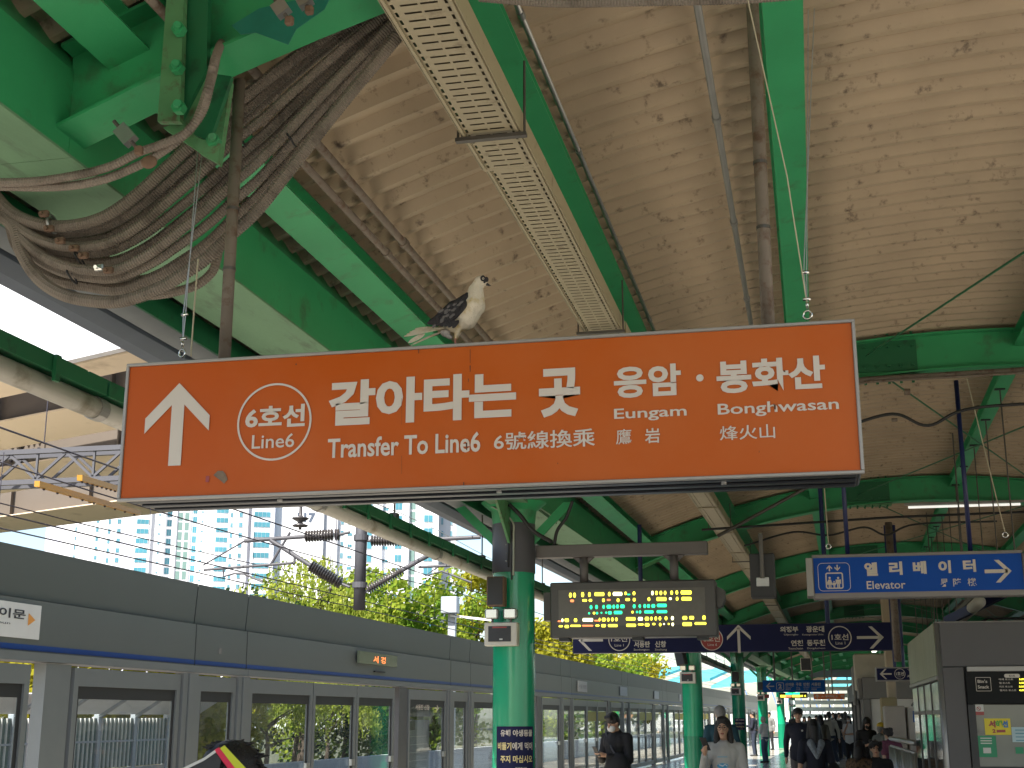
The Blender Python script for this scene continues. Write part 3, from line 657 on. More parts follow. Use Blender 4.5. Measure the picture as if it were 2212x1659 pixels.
# ---------------------------------------------------------------- cable tray
tray = thing('cable_tray', (-1.25, 12, 4.1), 'cream perforated cable tray hung lengthwise under the corrugated roof', 'cable tray')
def tray_section(ya, yb, zt, wd, holes):
    cx_ = -1.26; mb = MB(); n = int((yb - ya) / .056)
    cols = [(-.5, -.40, 0), (-.40, -.36, 1), (-.36, -.27, 0), (-.27, -.02, 2), (-.02, .02, 0), (.02, .27, 2), (.27, .36, 0), (.36, .40, 1), (.40, .5, 0)]
    if holes:
        for i in range(n):
            y0_ = ya + i * (yb - ya) / n; d = (yb - ya) / n
            for (c0, c1, k) in cols:
                if k == 0: segs = [(0, 1)]
                elif k == 1: segs = [(0, .22), (.80, 1)]
                else: segs = [(.0, .36), (.58, 1)]
                for (a_, b_) in segs:
                    if b_ - a_ > 0: mb.quad((cx_ + c0 * wd, y0_ + a_ * d, zt), (cx_ + c0 * wd, y0_ + b_ * d, zt), (cx_ + c1 * wd, y0_ + b_ * d, zt), (cx_ + c1 * wd, y0_ + a_ * d, zt))
    else:
        mb.quad((cx_ - wd / 2, ya, zt), (cx_ - wd / 2, yb, zt), (cx_ + wd / 2, yb, zt), (cx_ + wd / 2, ya, zt))
        for cc in (-.28, .28): mb.box((cx_ + cc * wd - .006, ya, zt - .008), (cx_ + cc * wd + .006, yb, zt - .001))
    for v in mb.v: v.x += S(v.y)
    p = mb.build('tray_bottom', TRAY, tray)
    sdm = MB()
    for s_ in (-1, 1):
        o = [(cx_ + s_ * wd / 2 + S(ya), ya, zt - .004), (cx_ + s_ * (wd / 2 + .004) + S(ya), ya, zt - .004), (cx_ + s_ * (wd / 2 + .004) + S(ya), ya, zt + .1), (cx_ + s_ * wd / 2 + S(ya), ya, zt + .1)]
        o2 = [(x + S(yb) - S(ya), yb, z) for (x, y, z) in o]
        sdm.add(o + o2, [(0, 1, 5, 4), (1, 2, 6, 5), (2, 3, 7, 6), (3, 0, 4, 7), (0, 3, 2, 1), (4, 5, 6, 7)])
        sdm.obox((cx_ + s_ * (wd / 2 - .012) + S(ya), ya, zt - .005), (cx_ + s_ * (wd / 2 - .012) + S(yb), yb, zt - .005), .012, .008)
    sdm.build('tray_side', TRAY, p)
    sx_ = S((ya + yb) / 2)
    MB().box((cx_ - wd / 2 + sx_ + .02, ya, zt + .03), (cx_ + wd / 2 + sx_ - .02, yb, zt + .09)).build('cables', TRAYI, p)
    MB().box((cx_ - wd / 2 - .008 + S(ya), ya - .012, zt - .012), (cx_ + wd / 2 + .008 + S(ya), ya + .012, zt + .002)).build('joint_strip', TRAY, p)
tray_section(2.6, 5.58, 4.085, .262, True); tray_section(5.60, 8.55, 4.10, .25, True); tray_section(8.6, 11.5, 4.12, .25, True)
yy = 11.6
while yy < 62: tray_section(yy, yy + 2.35, 4.12, .25, False); yy += 2.4
for yy in (5.2, 8.3, 11.2, 14.6, 18, 22, 26, 31):
    for dx in (-.15, .15):
        MB().tube([(-1.26 + dx + S(yy), yy, 4.07), (-1.26 + dx + S(yy), yy, zb(-1.26) + .2)], .006, 6).build('hanger_rod', STEELD, tray)
    MB().box((-1.42 + S(yy), yy - .015, 4.055), (-1.10 + S(yy), yy + .015, 4.072)).build('hanger_bar', STEELD, tray)

# ---------------------------------------------------------------- pipes under the roof
def pipe(pts, r, m, label, group=None, name='roof_pipe', cl=None):
    t = thing(name, Vector(pts[0]), label, 'pipe', group)
    MB().tube(pts, r, 14).build('pipe_run', m, t, smooth=True)
    P0 = Vector(pts[0]); L = Vector(pts[-1]) - P0
    for k in (cl or [.18, .36, .55, .75]):
        c = P0 + L * k; d = L.normalized(); MB().tube([c, c + d * .05], r * 1.35, 12).build('coupling', m, t)
    return t
def along(u0, v0, u1, v1, z, ya, yb, **k):
    a = pZ(u0, v0, z); b = pZ(u1, v1, z); f = lambda y: a.x + (b.x - a.x) * (y - a.y) / (b.y - a.y)
    return [(f(ya) if False else (a.x + b.x) / 2, ya, z), ((a.x + b.x) / 2, yb, z)]
pipe(along(1123, 14, 1352, 576, 4.60, 3.6, 11.9), .014, STEEL, 'thin grey conduit pipe along the right side of the middle green purlin')
pipe(along(1518, 0, 1593, 576, 4.72, 3.6, 11.9), .019, mat('dull_grey_pipe', (.25, .25, .24), .5, .3), 'grey pipe under the corrugated roof, left of the widest green purlin')
pipe([(-2.26, 3.9, 4.17), (-2.26, 11.9, 4.17)], .02, PIPE, 'dusty pipe beside the left purlin, nearer the green beam', 'twin pipes beside the left purlin')
pipe([(-2.16, 3.9, 4.225), (-2.16, 11.9, 4.225)], .022, PIPE, 'dusty pipe beside the left purlin, nearer the roof sheets', 'twin pipes beside the left purlin')
pipe([(-.5, 12.02 - .16, 4.47), (.6, 11.86, 4.53), (2.2, 11.86, 4.545), (4.2, 11.86, 4.22)], .022, PIPE, 'brown pipe strapped across the front of the first arched rib', cl=[.3, .6])
pipe([(-1.5, 11.8, 4.1), (.6, 11.8, 4.49), (2.2, 11.8, 4.50), (4.2, 11.8, 4.18)], .012, PIPE, 'thin brown pipe below the pipe on the first arched rib', cl=[.4])
for (Yp, la) in ((11.95, 'black cable sagging between fittings behind the orange sign'), (19.4, 'black cable sagging below the second arched rib')):
    MB().tube(spline([(-.9, Yp, 4.0), (-.2, Yp, 4.18), (.3, Yp, 4.12), (.8, Yp, 4.22), (1.1, Yp, 4.1), (1.5, Yp, 4.24), (2.6, Yp, 4.25)], 8), .014, 8).build('cable', RUBBER, label=la, cat='cable', smooth=True)

# ---------------------------------------------------------------- corrugated conduits hanging at the upper left
def conduit(dpts, r, label, m=CONDUIT, g='corrugated conduits looped below the green girder'):
    pts = spline([pY(u, v, Y) for u, v, Y in dpts], 14); step = .0052; pts = resample(pts, step)
    rs_ = [r * (1.0 if (i // 1) % 2 else .86) for i in range(len(pts))]
    ob = MB().tube(pts, rs_, 9, False).build('conduit', m, label=label, cat='conduit', group=g); return ob
U = [(-60, 330), (-25, 400), (15, 452), (60, 478), (112, 490), (170, 488), (230, 470), (292, 428), (360, 366), (430, 300), (500, 232), (580, 165), (660, 103), (750, 38), (830, -14), (900, -60)]
Lo = [(-20, 455), (30, 492), (44, 545), (78, 600), (128, 634), (190, 648), (262, 648), (340, 622), (397, 590), (450, 555), (500, 508), (560, 452), (640, 350), (730, 235), (820, 125), (905, 20)]
names = ['pale thick corrugated conduit forming the top of the hanging bundle', 'second conduit from the top of the bundle, tight under the pale one', 'third conduit from the top of the hanging bundle',
         'fourth conduit from the top, in the dark middle of the bundle', 'fifth conduit from the top, in the dark middle of the bundle', 'sixth conduit of the bundle, passing behind the brown pole',
         'seventh conduit of the bundle, half way down the loops', 'eighth conduit of the bundle, above the wide sagging loop', 'upper of the two widest sagging conduits, with a black tie at its left bend',
         'lowest and widest sagging corrugated conduit of the bundle']
offs = [0, .10, .19, .30, .41, .52, .62, .74, .88, 1.0]
for i, (f, nm) in enumerate(zip(offs, names)):
    rr = random.Random(20 + i); pts = []
    for k, (a, b) in enumerate(zip(U, Lo)):
        f2 = f if k > 5 or f in (0, 1) else f * (.55 + .45 * k / 6) if f < .8 else f * .93 if f < 1 else 1
        if 7 < k < 13: f2 = f
        u = a[0] + (b[0] - a[0]) * f2 + 3 * math.sin(k * .6 + i * 2); v = a[1] + (b[1] - a[1]) * f2 + 3 * math.cos(k * .5 + i * 1.7)
        pts.append((u, v, 4.42 + (i % 3) * .06))
    conduit(pts, .0265 if i in (0, 8, 9) else .022, nm, CONDUIT)
def z1(x, y): return (x * .3472, y * .3472)
conduit([(*z1(*p), 3.86 if p[0] < 1340 else 4.42) for p in ((-150, 1120), (0, 1135), (250, 1125), (500, 1085), (700, 1030), (860, 950), (1000, 900), (1150, 830), (1260, 690), (1320, 470), (1370, 260), (1450, 130), (1600, 20), (1720, -90))], .0165, 'upper thin conduit curling up to the brown pole near the bolted bracket', g='pair of thin conduits above the bundle')
conduit([(*z1(*p), 3.89 if p[0] < 1380 else 4.46) for p in ((-150, 1160), (0, 1160), (250, 1165), (450, 1155), (650, 1115), (850, 1035), (1000, 950), (1110, 870), (1215, 760), (1290, 560), (1345, 350), (1420, 190), (1550, 60), (1700, -90))], .0165, 'lower thin conduit of the pair that curls up to the brown pole', g='pair of thin conduits above the bundle')
conduit([(60, 470, 4.62), (66, 500, 4.62), (100, 560, 4.62), (150, 588, 4.62), (220, 606, 4.62), (330, 600, 4.62), (420, 560, 4.62)], .02, 'short conduit tail dropping behind the left bend of the bundle')
conduit([(300, 640, 4.6), (360, 634, 4.6), (420, 618, 4.6), (456, 590, 4.6), (468, 560, 4.6), (474, 520, 4.65)], .02, 'short dark conduit end hooking up behind the brown pole')
conduit([(1035, -6, 4.0), (1200, 6, 4.0), (1400, 3, 4.0), (1600, -2, 4.0), (1760, -14, 4.0)], .017, 'corrugated conduit along the very top edge beneath the roof', g='conduit along the top edge')
CL = {(106, 494): 'rusty saddle clamp just under the pale thick conduit', (130, 520): 'third saddle clamp down the left bend of the bundle', (160, 536): 'fourth saddle clamp down the left bend of the bundle',
      (180, 552): 'fifth saddle clamp down the left bend of the bundle', (214, 578): 'shiny zinc saddle clamp low on the conduit bundle', (234, 584): 'lowest and rightmost saddle clamp on the conduit bundle', (95, 462): 'topmost rusty saddle clamp above the pale thick conduit'}
for (u, v) in ((106, 494), (130, 520), (160, 536), (180, 552), (214, 578), (234, 584), (95, 462)):
    c = pY(u, v, 4.36); mb = MB(); mb.bbox(c - Vector((.02, .01, .012)), c + Vector((.02, .012, .014)), .005); mb.tube([c + Vector((-.004, -.01, -.002)), c + Vector((-.004, -.022, -.004))], .008, 6); mb.build('conduit_clamp', RUST if u != 214 else ZINC, label=CL[(u, v)], cat='clamp', group='clamps on the conduit bundle')
c = pY(106, 490, 4.40); torus(c + Vector((0, 0.02, 0.02)), .036, .007, (1, 0, .2)).build('conduit_strap', STEEL, smooth=True, label='pale metal strap around the thick conduit at the left of the bundle', cat='strap')
def beam_clamp(u, v, u2, v2, Y, lab):
    p = pY(u, v, Y); q = pY(u2, v2, Y); t = thing('beam_clamp', p, lab, 'clamp')
    MB().obox(p, p + (q - p) * .6, .05, .035, (0, 1, 0)).build('clamp_body', STEEL, t); MB().tube([p - (q - p) * .35, q], .007, 8).build('threaded_rod', STEELD, t); MB().bbox(q - Vector((.014, .012, .016)), q + Vector((.014, .012, .016)), .005).build('saddle', RUST, t)
beam_clamp(260, 278, 300, 325, 3.8, 'galvanised beam clamp holding the pair of thin conduits, left of the bolted bracket')
beam_clamp(600, 8, 625, 45, 3.7, 'rusty beam clamp at the top edge over the teal paint patch')
beam_clamp(655, -4, 668, 22, 3.8, 'bright small clamp at the top edge right of the teal paint patch')
for (p, r_) in (((322, 350), .03), ((515, 95), .03), ((534, 92), .025)):
    c = pY(*p, 3.82 if p[0] < 400 else 4.3); MB().ell(c, (r_, r_ * .6, r_ * .8)).build('rusty_clip', RUST, label={322: 'rusty clip under the pair of thin conduits', 515: 'rusty clip on the brown pole near the top edge', 534: 'rust lump beside the clip on the brown pole'}[p[0]], cat='clip', smooth=True)
for (u, v) in ((628, 300), (155, 597), (172, 560), (520, 300)):
    c = pY(u, v, 4.44); torus(c, .034, .004, (1, .1, .6)).build('black_tie', RUBBER, label={628: 'black cable tie on the bundle at the upper right', 155: 'black cable tie on the lowest conduit loop', 172: 'black cable tie on the second lowest loop', 520: 'black cable tie beside the brown pole'}[u], cat='cable tie', smooth=True)

# bolted bracket and teal patch at the upper left
br = thing('bolted_bracket', pY(400, 260, 3.95), 'weathered green bolted bracket hanging from the near arched rib', 'bracket')
for (poly, Y, d, m) in (([(362, -40), (398, -40), (388, 262), (340, 262)], 3.98, .03, GREEN_G), ([(398, -40), (450, -40), (446, 150), (388, 264)], 4.02, .03, GREEN_D), ([(388, 170), (452, 150), (498, 175), (472, 355), (352, 276), (384, 262)], 4.04, .03, GREEN_G), ([(470, 160), (500, 165), (452, 305), (418, 290)], 3.96, .02, GREEN_D), ([(405, 300), (452, 302), (476, 310), (470, 352), (430, 330)], 3.95, .03, GREEN_G)):  # dark plate stands in for the shaded right side of the bracket
    MB().prism([pY(u, v, Y) for u, v in poly], (0, d, 0)).build('plate', m, br)
for (u, v) in ((391, 68), (387, 150), (391, 236), (466, 308)):
    c = pY(u, v, 3.97); mb = MB(); mb.tube([c, c - Vector((0, .03, 0))], .026, 6); mb.tube([c - Vector((0, .03, 0)), c - Vector((-.01, .05, 0))], .014, 10); mb.build('bolt', GREEN, br)
MB().prism([pY(u, v, 4.03) for u, v in ((500, 55), (560, 18), (640, 0), (720, -20), (700, 20), (640, 62), (622, 96), (585, 82), (552, 70), (520, 74))], (0, .004, 0)).build('paint_patch', TEAL, canopy)

# ================================================================ SIGNS AND FITTINGS DEEPER ON THE PLATFORM
# ---- hung light trough along the left eaves
XT = -3.30
tr = thing('light_trough', (XT, 12, 3.0), 'long green channel with pale tubular cover hung by rods along the left eaves', 'light trough')
for k in range(16):
    a, b = 2.6 + k * 3.0, 2.6 + k * 3.0 + 2.98
    sa, sb = S(a), S(b)
    MB().obox((XT + sa, a, 3.13), (XT + sb, b, 3.13), .11, .07).build('green_channel', GREEN_D, tr)
    MB().obox((XT - .07 + sa, a, 3.19), (XT - .07 + sb, b, 3.19), .03, .07).build('channel_lip', GREEN_D, tr)
    MB().tube([(XT - .015 + sa, a, 3.04), (XT - .015 + sb, b, 3.04)], .052, 16).build('tube_cover', mat('aged_white_cover', (.52, .49, .44), .45, var=.1, dirt=(.3, .26, .2), dscale=5), tr, smooth=True)
    MB().tube([(XT - .015 + sa, a - .02, 3.04), (XT - .015 + sa, a + .05, 3.04)], .058, 16).build('end_ring', ALU, tr)
    for j in range(5): MB().box((XT + .057 + sa, a + .3 + j * .55, 3.05), (XT + .075 + sa, a + .34 + j * .55, 3.17)).build('clip', GREEN_D, tr)
    MB().tube([(XT + sa, a + 1.7, 3.17), (XT + sa, a + 1.7, 3.64)], .008, 8).build('hanger_rod', STEELD, tr)
    MB().box((XT - .03 + sa, a + 1.66, 3.165), (XT + .03 + sa, a + 1.74, 3.22)).build('hanger_lug', STEELD, tr)

# ---- LED passenger display on its arm
YL = 12.7
def qL(x, z, dY=0): p = pY((2100 + .4069 * x) / 1.8228, (2200 + .4069 * z) / 1.8228, YL - dY); return p
DG = mat('display_dark_grey', (.085, .082, .082), .45, var=.1); DSC = mat('display_screen_grey', (.13, .125, .115), .3, var=.15, scale=20)
led = thing('led_display', (-1.68, YL, 2.3), 'grey LED train display with yellow and green segments hung from an arm beside the column', 'display')
xl, xr, zb_, zt_ = -2.47, -.875, 2.335, 2.865
MB().bbox((xl, YL, zb_), (xr, YL + .28, zt_), .012).build('casing', DG, led)
MB().box((xl + .085, YL - .004, zb_ + .11), (xr - .10, YL - .0005, zt_ - .075)).build('screen', DSC, led)
MB().box((xl - .075, YL + .06, zb_ + .17), (xl - .002, YL + .24, zt_ - .09)).build('side_box', DG, led); MB().prism([(xr + .002, YL + .05, zb_ + .26), (xr + .05, YL + .05, zb_ + .28), (xr + .08, YL + .05, zb_ + .34), (xr + .08, YL + .05, zt_ - .1), (xr + .002, YL + .05, zt_ - .06)], (0, .2, 0)).build('side_box', DG, led)
for xx in (xl + .13, xl + .84, xr - .14): MB().box((xx - .05, YL + .02, zb_ - .03), (xx + .05, YL + .2, zb_ - .002)).build('foot_bracket', BLACK, led)
LY = mat('led_yellow', (.5, .5, .05), .5, emit=(1, .86, .06), estr=1.25); LG = mat('led_green', (.05, .5, .2), .5, emit=(.02, 1, .35), estr=1.0); LW = mat('led_pale_yellow', (.6, .6, .4), .5, emit=(1, .95, .45), estr=1.5); LR = mat('led_red', (.5, .1, .05), .5, emit=(1, .25, .08), estr=.9)
segs = [(345, 412, 330, 375, 'yy'), (355, 395, 395, 420, 'r'), (462, 492, 325, 370, 'y'), (530, 556, 325, 368, 'y'), (472, 520, 392, 415, 'y'), (535, 570, 390, 415, 'y'), (590, 688, 325, 360, 'y'), (722, 748, 322, 362, 'y'), (768, 862, 322, 358, 'w'), (880, 905, 320, 350, 'y'), (905, 938, 340, 352, 'g'), (960, 988, 318, 352, 'y'),
        (665, 692, 385, 418, 'y'), (710, 748, 390, 408, 'r'), (806, 834, 385, 418, 'y'), (890, 935, 382, 408, 'y'), (962, 990, 380, 412, 'y'), (1140, 1165, 312, 352, 'w'), (1178, 1205, 312, 350, 'y'), (1220, 1248, 312, 350, 'y'), (1262, 1288, 312, 350, 'y'), (1325, 1352, 310, 348, 'y'), (1375, 1402, 308, 345, 'y'), (1425, 1532, 308, 345, 'y'),
        (1104, 1132, 375, 408, 'y'), (1190, 1290, 372, 408, 'y'), (1312, 1340, 375, 398, 'w'), (1378, 1405, 370, 405, 'y'), (1432, 1532, 370, 405, 'y'),
        (545, 572, 450, 488, 'g'), (598, 625, 448, 486, 'g'), (668, 692, 448, 484, 'g'), (708, 755, 446, 482, 'g'), (765, 792, 446, 482, 'g'), (800, 828, 444, 480, 'g'), (840, 885, 444, 478, 'g'), (962, 990, 442, 478, 'g'), (1018, 1042, 442, 476, 'g'), (1064, 1092, 440, 476, 'g'), (1100, 1130, 440, 475, 'g'), (1142, 1180, 440, 474, 'g'), (1195, 1292, 436, 468, 'g'),
        (530, 550, 518, 538, 'g'), (575, 600, 515, 538, 'y'), (605, 628, 515, 538, 'g'), (650, 668, 515, 532, 'g'), (694, 715, 513, 530, 'g'), (722, 760, 508, 538, 'g'), (778, 862, 505, 536, 'g'), (948, 972, 505, 528, 'y'), (992, 1015, 505, 526, 'g'), (1022, 1045, 500, 530, 'g'), (1072, 1165, 500, 528, 'g'), (1192, 1296, 498, 526, 'g'),
        (235, 268, 598, 612, 'r'), (270, 292, 580, 612, 'w'), (302, 345, 578, 612, 'y'), (392, 425, 578, 612, 'y'), (475, 578, 575, 608, 'w'), (590, 645, 592, 606, 'r'), (632, 650, 572, 606, 'y'), (662, 700, 572, 606, 'y'), (712, 738, 572, 606, 'y'), (752, 778, 570, 605, 'y'), (790, 816, 570, 604, 'y'), (895, 990, 566, 598, 'y'), (1012, 1060, 565, 598, 'w'), (1078, 1120, 563, 598, 'y'), (1130, 1155, 562, 596, 'y'), (1172, 1198, 560, 596, 'y'), (1212, 1238, 560, 595, 'y'), (1270, 1298, 558, 594, 'y'), (1332, 1360, 556, 594, 'w'), (1442, 1490, 555, 590, 'y'), (1508, 1556, 555, 588, 'y'), (1635, 1668, 550, 590, 'y'),
        (245, 286, 645, 662, 'y'), (302, 345, 642, 670, 'y'), (358, 460, 640, 658, 'y'), (472, 580, 640, 656, 'r'), (600, 640, 638, 656, 'y'), (656, 702, 634, 662, 'y'), (722, 816, 634, 660, 'y'), (898, 994, 630, 658, 'y'), (1012, 1068, 628, 644, 'y'), (1078, 1124, 624, 654, 'y'), (1150, 1182, 622, 642, 'y'), (1215, 1240, 622, 652, 'y'), (1256, 1274, 624, 640, 'w'), (1300, 1320, 622, 640, 'y'), (1336, 1362, 620, 650, 'w'), (1442, 1535, 615, 650, 'y'), (1560, 1675, 614, 638, 'y')]
for kind, m in (('y', LY), ('g', LG), ('w', LW), ('r', LR)):
    mb = MB()
    for (a, b, c, d, kk) in segs:
        ks = kk if kk != 'yy' else 'y'
        if ks != kind: continue
        parts = [(a, a + 27), (b - 27, b)] if kk == 'yy' else [(a, b)]
        for (a_, b_) in parts:
            e = min(6, (d - c) * .3); mid = (c + d) / 2
            mb.quad(*[qL(x, z, .0045) for x, z in ((a_ + e, c), (b_ - e, c), (b_, mid), (b_ - e, d), (a_ + e, d), (a_, mid))])
    o_ = mb.build('led_segments', m, led); o_['kind'] = 'stuff'
arm = thing('arm_bracket', (-1.8, YL, 3.12), 'grey square arm reaching from the near column with two drop posts for the display', 'bracket arm')
GP = mat('brown_grey_arm_paint', (.145, .13, .13), .5)
MB().bbox((-2.62, YL + .04, 3.115), (-.94, YL + .18, 3.235), .006).build('arm', GP, arm)
for xx in (-2.15, -1.27):
    MB().tube([(xx, YL + .11, 2.866), (xx, YL + .11, 3.114)], .042, 20).build('drop_post', GP, arm, smooth=True)
    MB().prism([(xx - .11, YL + .10, 3.114), (xx + .11, YL + .10, 3.114), (xx, YL + .10, 3.02)], (0, .02, 0)).build('gusset', GP, arm)
# ---- things fixed on the columns
def on_col(i, big=True):
    Y = COLY[i]; x = COLX[i]; s_ = 1
    words = ['nearest column', 'second column', 'third column', 'fourth column', 'fifth column', 'farthest column'][i]
    yf = Y - .215
    # emergency light box
    t = thing('emergency_light', (x - .06, yf, 2.27), 'cream emergency light box with twin lamp heads on the ' + words, 'emergency light', 'emergency light boxes on the columns')
    MB().bbox((x - .22, yf - .09, 2.25), (x + .10, yf + .02, 2.47), .008).build('box', mat('cream_box', (.58, .55, .48), .5), t)
    MB().box((x - .18, yf - .094, 2.29), (x + .04, yf - .0905, 2.435)).build('panel', BLACK, t); MB().box((x - .14, yf - .098, 2.416), (x + 0.0, yf - .0945, 2.43)).build('red_strip', REDC, t)
    MB().box((x - .11, yf - .094, 2.448), (x - .05, yf - .0905, 2.458)).build('badge', PAPER, t)
    MB().box((x - .07, yf - .098, 2.305), (x - .04, yf - .0945, 2.318)).build('badge', PAPER, t)
    for sx in (-.15, .03):
        MB().bbox((x + sx - .065, yf - .10, 2.505), (x + sx + .065, yf - .02, 2.60), .012).build('lamp_head', STEEL, t); MB().box((x + sx - .05, yf - .105, 2.515), (x + sx + .05, yf - .101, 2.59)).build('lamp_glass', mat('lamp_glass', (.5, .5, .48), .08, .6), t)
        MB().tube([(x + sx, yf - .05, 2.47), (x + sx, yf - .05, 2.506)], .012, 8).build('neck', STEELD, t)
    return t
for i in range(6): on_col(i)
def speaker(c, lab, m=BLACK, rz=0, tilt=0, w_=.17, h_=.28, d_=.13, frame=None):
    t = thing('speaker', c, lab, 'speaker', 'speakers under the canopy')
    Mx = Matrix.Translation(c) @ Matrix.Rotation(rz, 4, 'Z') @ Matrix.Rotation(tilt, 4, 'Y')
    def tb(a, b, n_, m_, e=.008):
        mb = MB().bbox(a, b, e); mb.v = [Mx @ v for v in mb.v]; return mb.build(n_, m_, t)
    tb((-w_ / 2, -d_ / 2, -h_ / 2), (w_ / 2, d_ / 2, h_ / 2), 'cabinet', frame or m); tb((-w_ / 2 + .012, -d_ / 2 - .006, -h_ / 2 + .012), (w_ / 2 - .012, -d_ / 2 - .0005, h_ / 2 - .012), 'grille', BLACK, .002)
    return t
speaker(Vector((COLX[0] - .10, COLY[0] - .30, 2.76)), 'black slatted speaker on the near column above its emergency light', frame=RUST)
speaker(Vector((COLX[1] - .18, COLY[1] - .36, 2.78)), 'small speaker tilted sideways on the left of the second column', rz=R(-25), tilt=R(-12), w_=.2, h_=.36)
speaker(Vector((COLX[2] - .05, COLY[2] - .3, 2.80)), 'black speaker hanging over the light box of the third column', w_=.2, h_=.3)
speaker(Vector((COLX[3] - .05, COLY[3] - .3, 2.84)), 'black speaker hanging over the light box of the fourth column', w_=.22, h_=.32)
sp_c = pY(1648, 1245, 11.9); spk = speaker(sp_c, 'large dark speaker with pale rear bracket hanging between the display and the elevator sign', mat('charcoal_cabinet', (.045, .045, .047), .6), w_=.215, h_=.385, d_=.2)
MB().bbox(sp_c + Vector((-.055, -.125, -.10)), sp_c + Vector((.055, -.107, -.02)), .004).build('rear_bracket', STEEL, spk); MB().tube([sp_c + Vector((.0, -.14, -.03)), sp_c + Vector((0, -.14, .36))], .02, 10).build('hanger', STEELD, spk)
m_c = pY(1741, 1435, 26); mo = speaker(m_c, 'small dark speaker in a cream frame hanging right of centre', mat('cream_frame', (.62, .58, .5), .5), w_=.2, h_=.24, d_=.12)
MB().tube([m_c + Vector((0, 0, .13)), m_c + Vector((0, 0, .4))], .014, 8).build('hanger', mat('cream_frame', (.6, .5, .5)), mo)
# cables on the near column
x_, Y_ = COLX[0], COLY[0]
mb = MB(); mb.tube([(x_ + .0, Y_ - .222, 3.32), (x_ - .005, Y_ - .222, 3.0)], .009, 8); mb.build('column_cable', BLACK, label='black cable clipped down the grey collar, left strand', cat='cable')
mb = MB(); mb.tube([(x_ + .035, Y_ - .222, 3.36), (x_ + .03, Y_ - .222, 3.0), (x_ + .03, Y_ - .225, 2.88)], .009, 8); mb.build('column_cable', BLACK, label='black cable clipped down the grey collar, right strand', cat='cable')
for zz in (3.30, 3.22, 3.14, 3.06): 
    for dx in (-.025, .05): MB().ell((x_ + dx, Y_ - .226, zz), .007).build('rivet', ZINC, columns[0])
MB().tube(spline([(x_ - .26, Y_ - .1, 3.64), (x_ - .1, Y_ - .24, 3.56), (x_ + .04, Y_ - .25, 3.44), (x_ + .05, Y_ - .23, 3.3), (x_ + .045, Y_ - .225, 2.92)]), .01, 8).build('column_cable', mat('pale_cable', (.4, .42, .36), .6), label='pale cable curving over the head of the near column', cat='cable', smooth=True)
MB().tube(spline([(x_ + .02, Y_ - .3, 3.6), (x_ + .12, Y_ - .28, 3.5), (x_ + .25, Y_ - .24, 3.34), (x_ + .4, Y_ - .1, 3.25)]), .02, 8).build('column_cable', RUBBER, label='thick black cable across the head of the near column', cat='cable', smooth=True)
MB().tube(spline([(-2.22, YL - .1, 3.64), (-2.3, YL, 3.5), (-2.4, YL + .05, 3.38), (-2.44, YL + .08, 3.236)]), .017, 8).build('display_cable', RUBBER, label='thick black cable dropping onto the display arm', cat='cable', smooth=True)
# pigeon poster wrapped round the near column
def wrap(x, Y, r_):
    def fn(p): a_ = (p.x - x) / r_; return Vector((x + r_ * math.sin(a_), Y - r_ * math.cos(a_), p.z))
    return fn
def poster(i, z0_, z1_, a0, a1):
    x, Y = COLX[i], COLY[i]; r_ = .212; t = thing('pigeon_poster', (x, Y - r_, z0_), ['navy poster wrapped round the near column asking not to feed pigeons', '', 'small navy pigeon poster on the third column'][i], 'poster')
    mb = MB(); n = 14
    for k in range(n + 1):
        a_ = a0 + (a1 - a0) * k / n
        for zz in (z0_, z1_): mb.v.append(Vector((x + r_ * math.sin(a_), Y - r_ * math.cos(a_), zz)))
    for k in range(n): mb.f.append((2 * k, 2 * k + 2, 2 * k + 3, 2 * k + 1))
    mb.build('sheet', NAVY, t)
    f = wrap(x, Y, r_ + .002); h = z1_ - z0_; YT = mat('yellow_print', (.72, .60, .28), .5)
    for (b_, u0, u1, v0, v1, m) in (('유해 야생동물', .13, .95, .78, .93, SWHITE), ('비둘기', .05, .40, .48, .65, YT), ('에게 먹이', .42, .95, .48, .65, SWHITE), ('주지 마십시오', .13, .95, .20, .36, YT)):
        L = a1 - a0; ax = x + (a0 + L * u0) * (r_ + .002); bx = x + (a0 + L * u1) * (r_ + .002)
        text(b_, Vector((ax, Y, z0_ + h * v0)), Vector((bx, Y, z0_ + h * v1)), t, m, .028, 0, fn=f)
    text('KORAIL', Vector((x + (a0 + (a1 - a0) * .5) * r_, Y, z0_ + h * .06)), Vector((x + (a0 + (a1 - a0) * .8) * r_, Y, z0_ + h * .10)), t, SWHITE, .02, 0, fn=f)
poster(0, 1.10, 1.51, -.65, 1.25); poster(2, 1.2, 1.55, -.7, .9)

# ---- navy direction sign
def sign_box(name, label, Y, u0, v0, u1, v1, face, frame, d=.12, fr=.015):
    a = pY(u0, v0, Y); b = pY(u1, v1, Y); t = thing(name, Vector(((a.x + b.x) / 2, Y, a.z)), label, 'sign')
    MB().bbox((a.x, Y + .004, a.z), (b.x, Y + d, b.z), .006).build('housing', frame, t); MB().box((a.x + fr, Y - .002, a.z + fr), (b.x - fr, Y + .0035, b.z - fr)).build('face', face, t)
    return t, a, b
YN = 17.6
def zf(x, y): return ((2900 + x * .31646) / 1.8228, (2300 + y * .31646) / 1.8228)
nv, na, nb = sign_box('direction_sign', 'long navy direction sign with arrows and Korean station names, partly behind the display', YN, 1237, 1412, 1925, 1343.5, NAVY, mat('navy_frame', (.06, .06, .10), .4), fr=.008)
ty = lambda b_, lb, rt, bold=.03, m=SWHITE, t=nv, Y=YN: text(b_, pY(*lb, Y), pY(*rt, Y), t, m, bold, eps=.0045)
def zg(x, y): return ((2100 + .4069 * x) / 1.8228, (2200 + .4069 * y) / 1.8228)
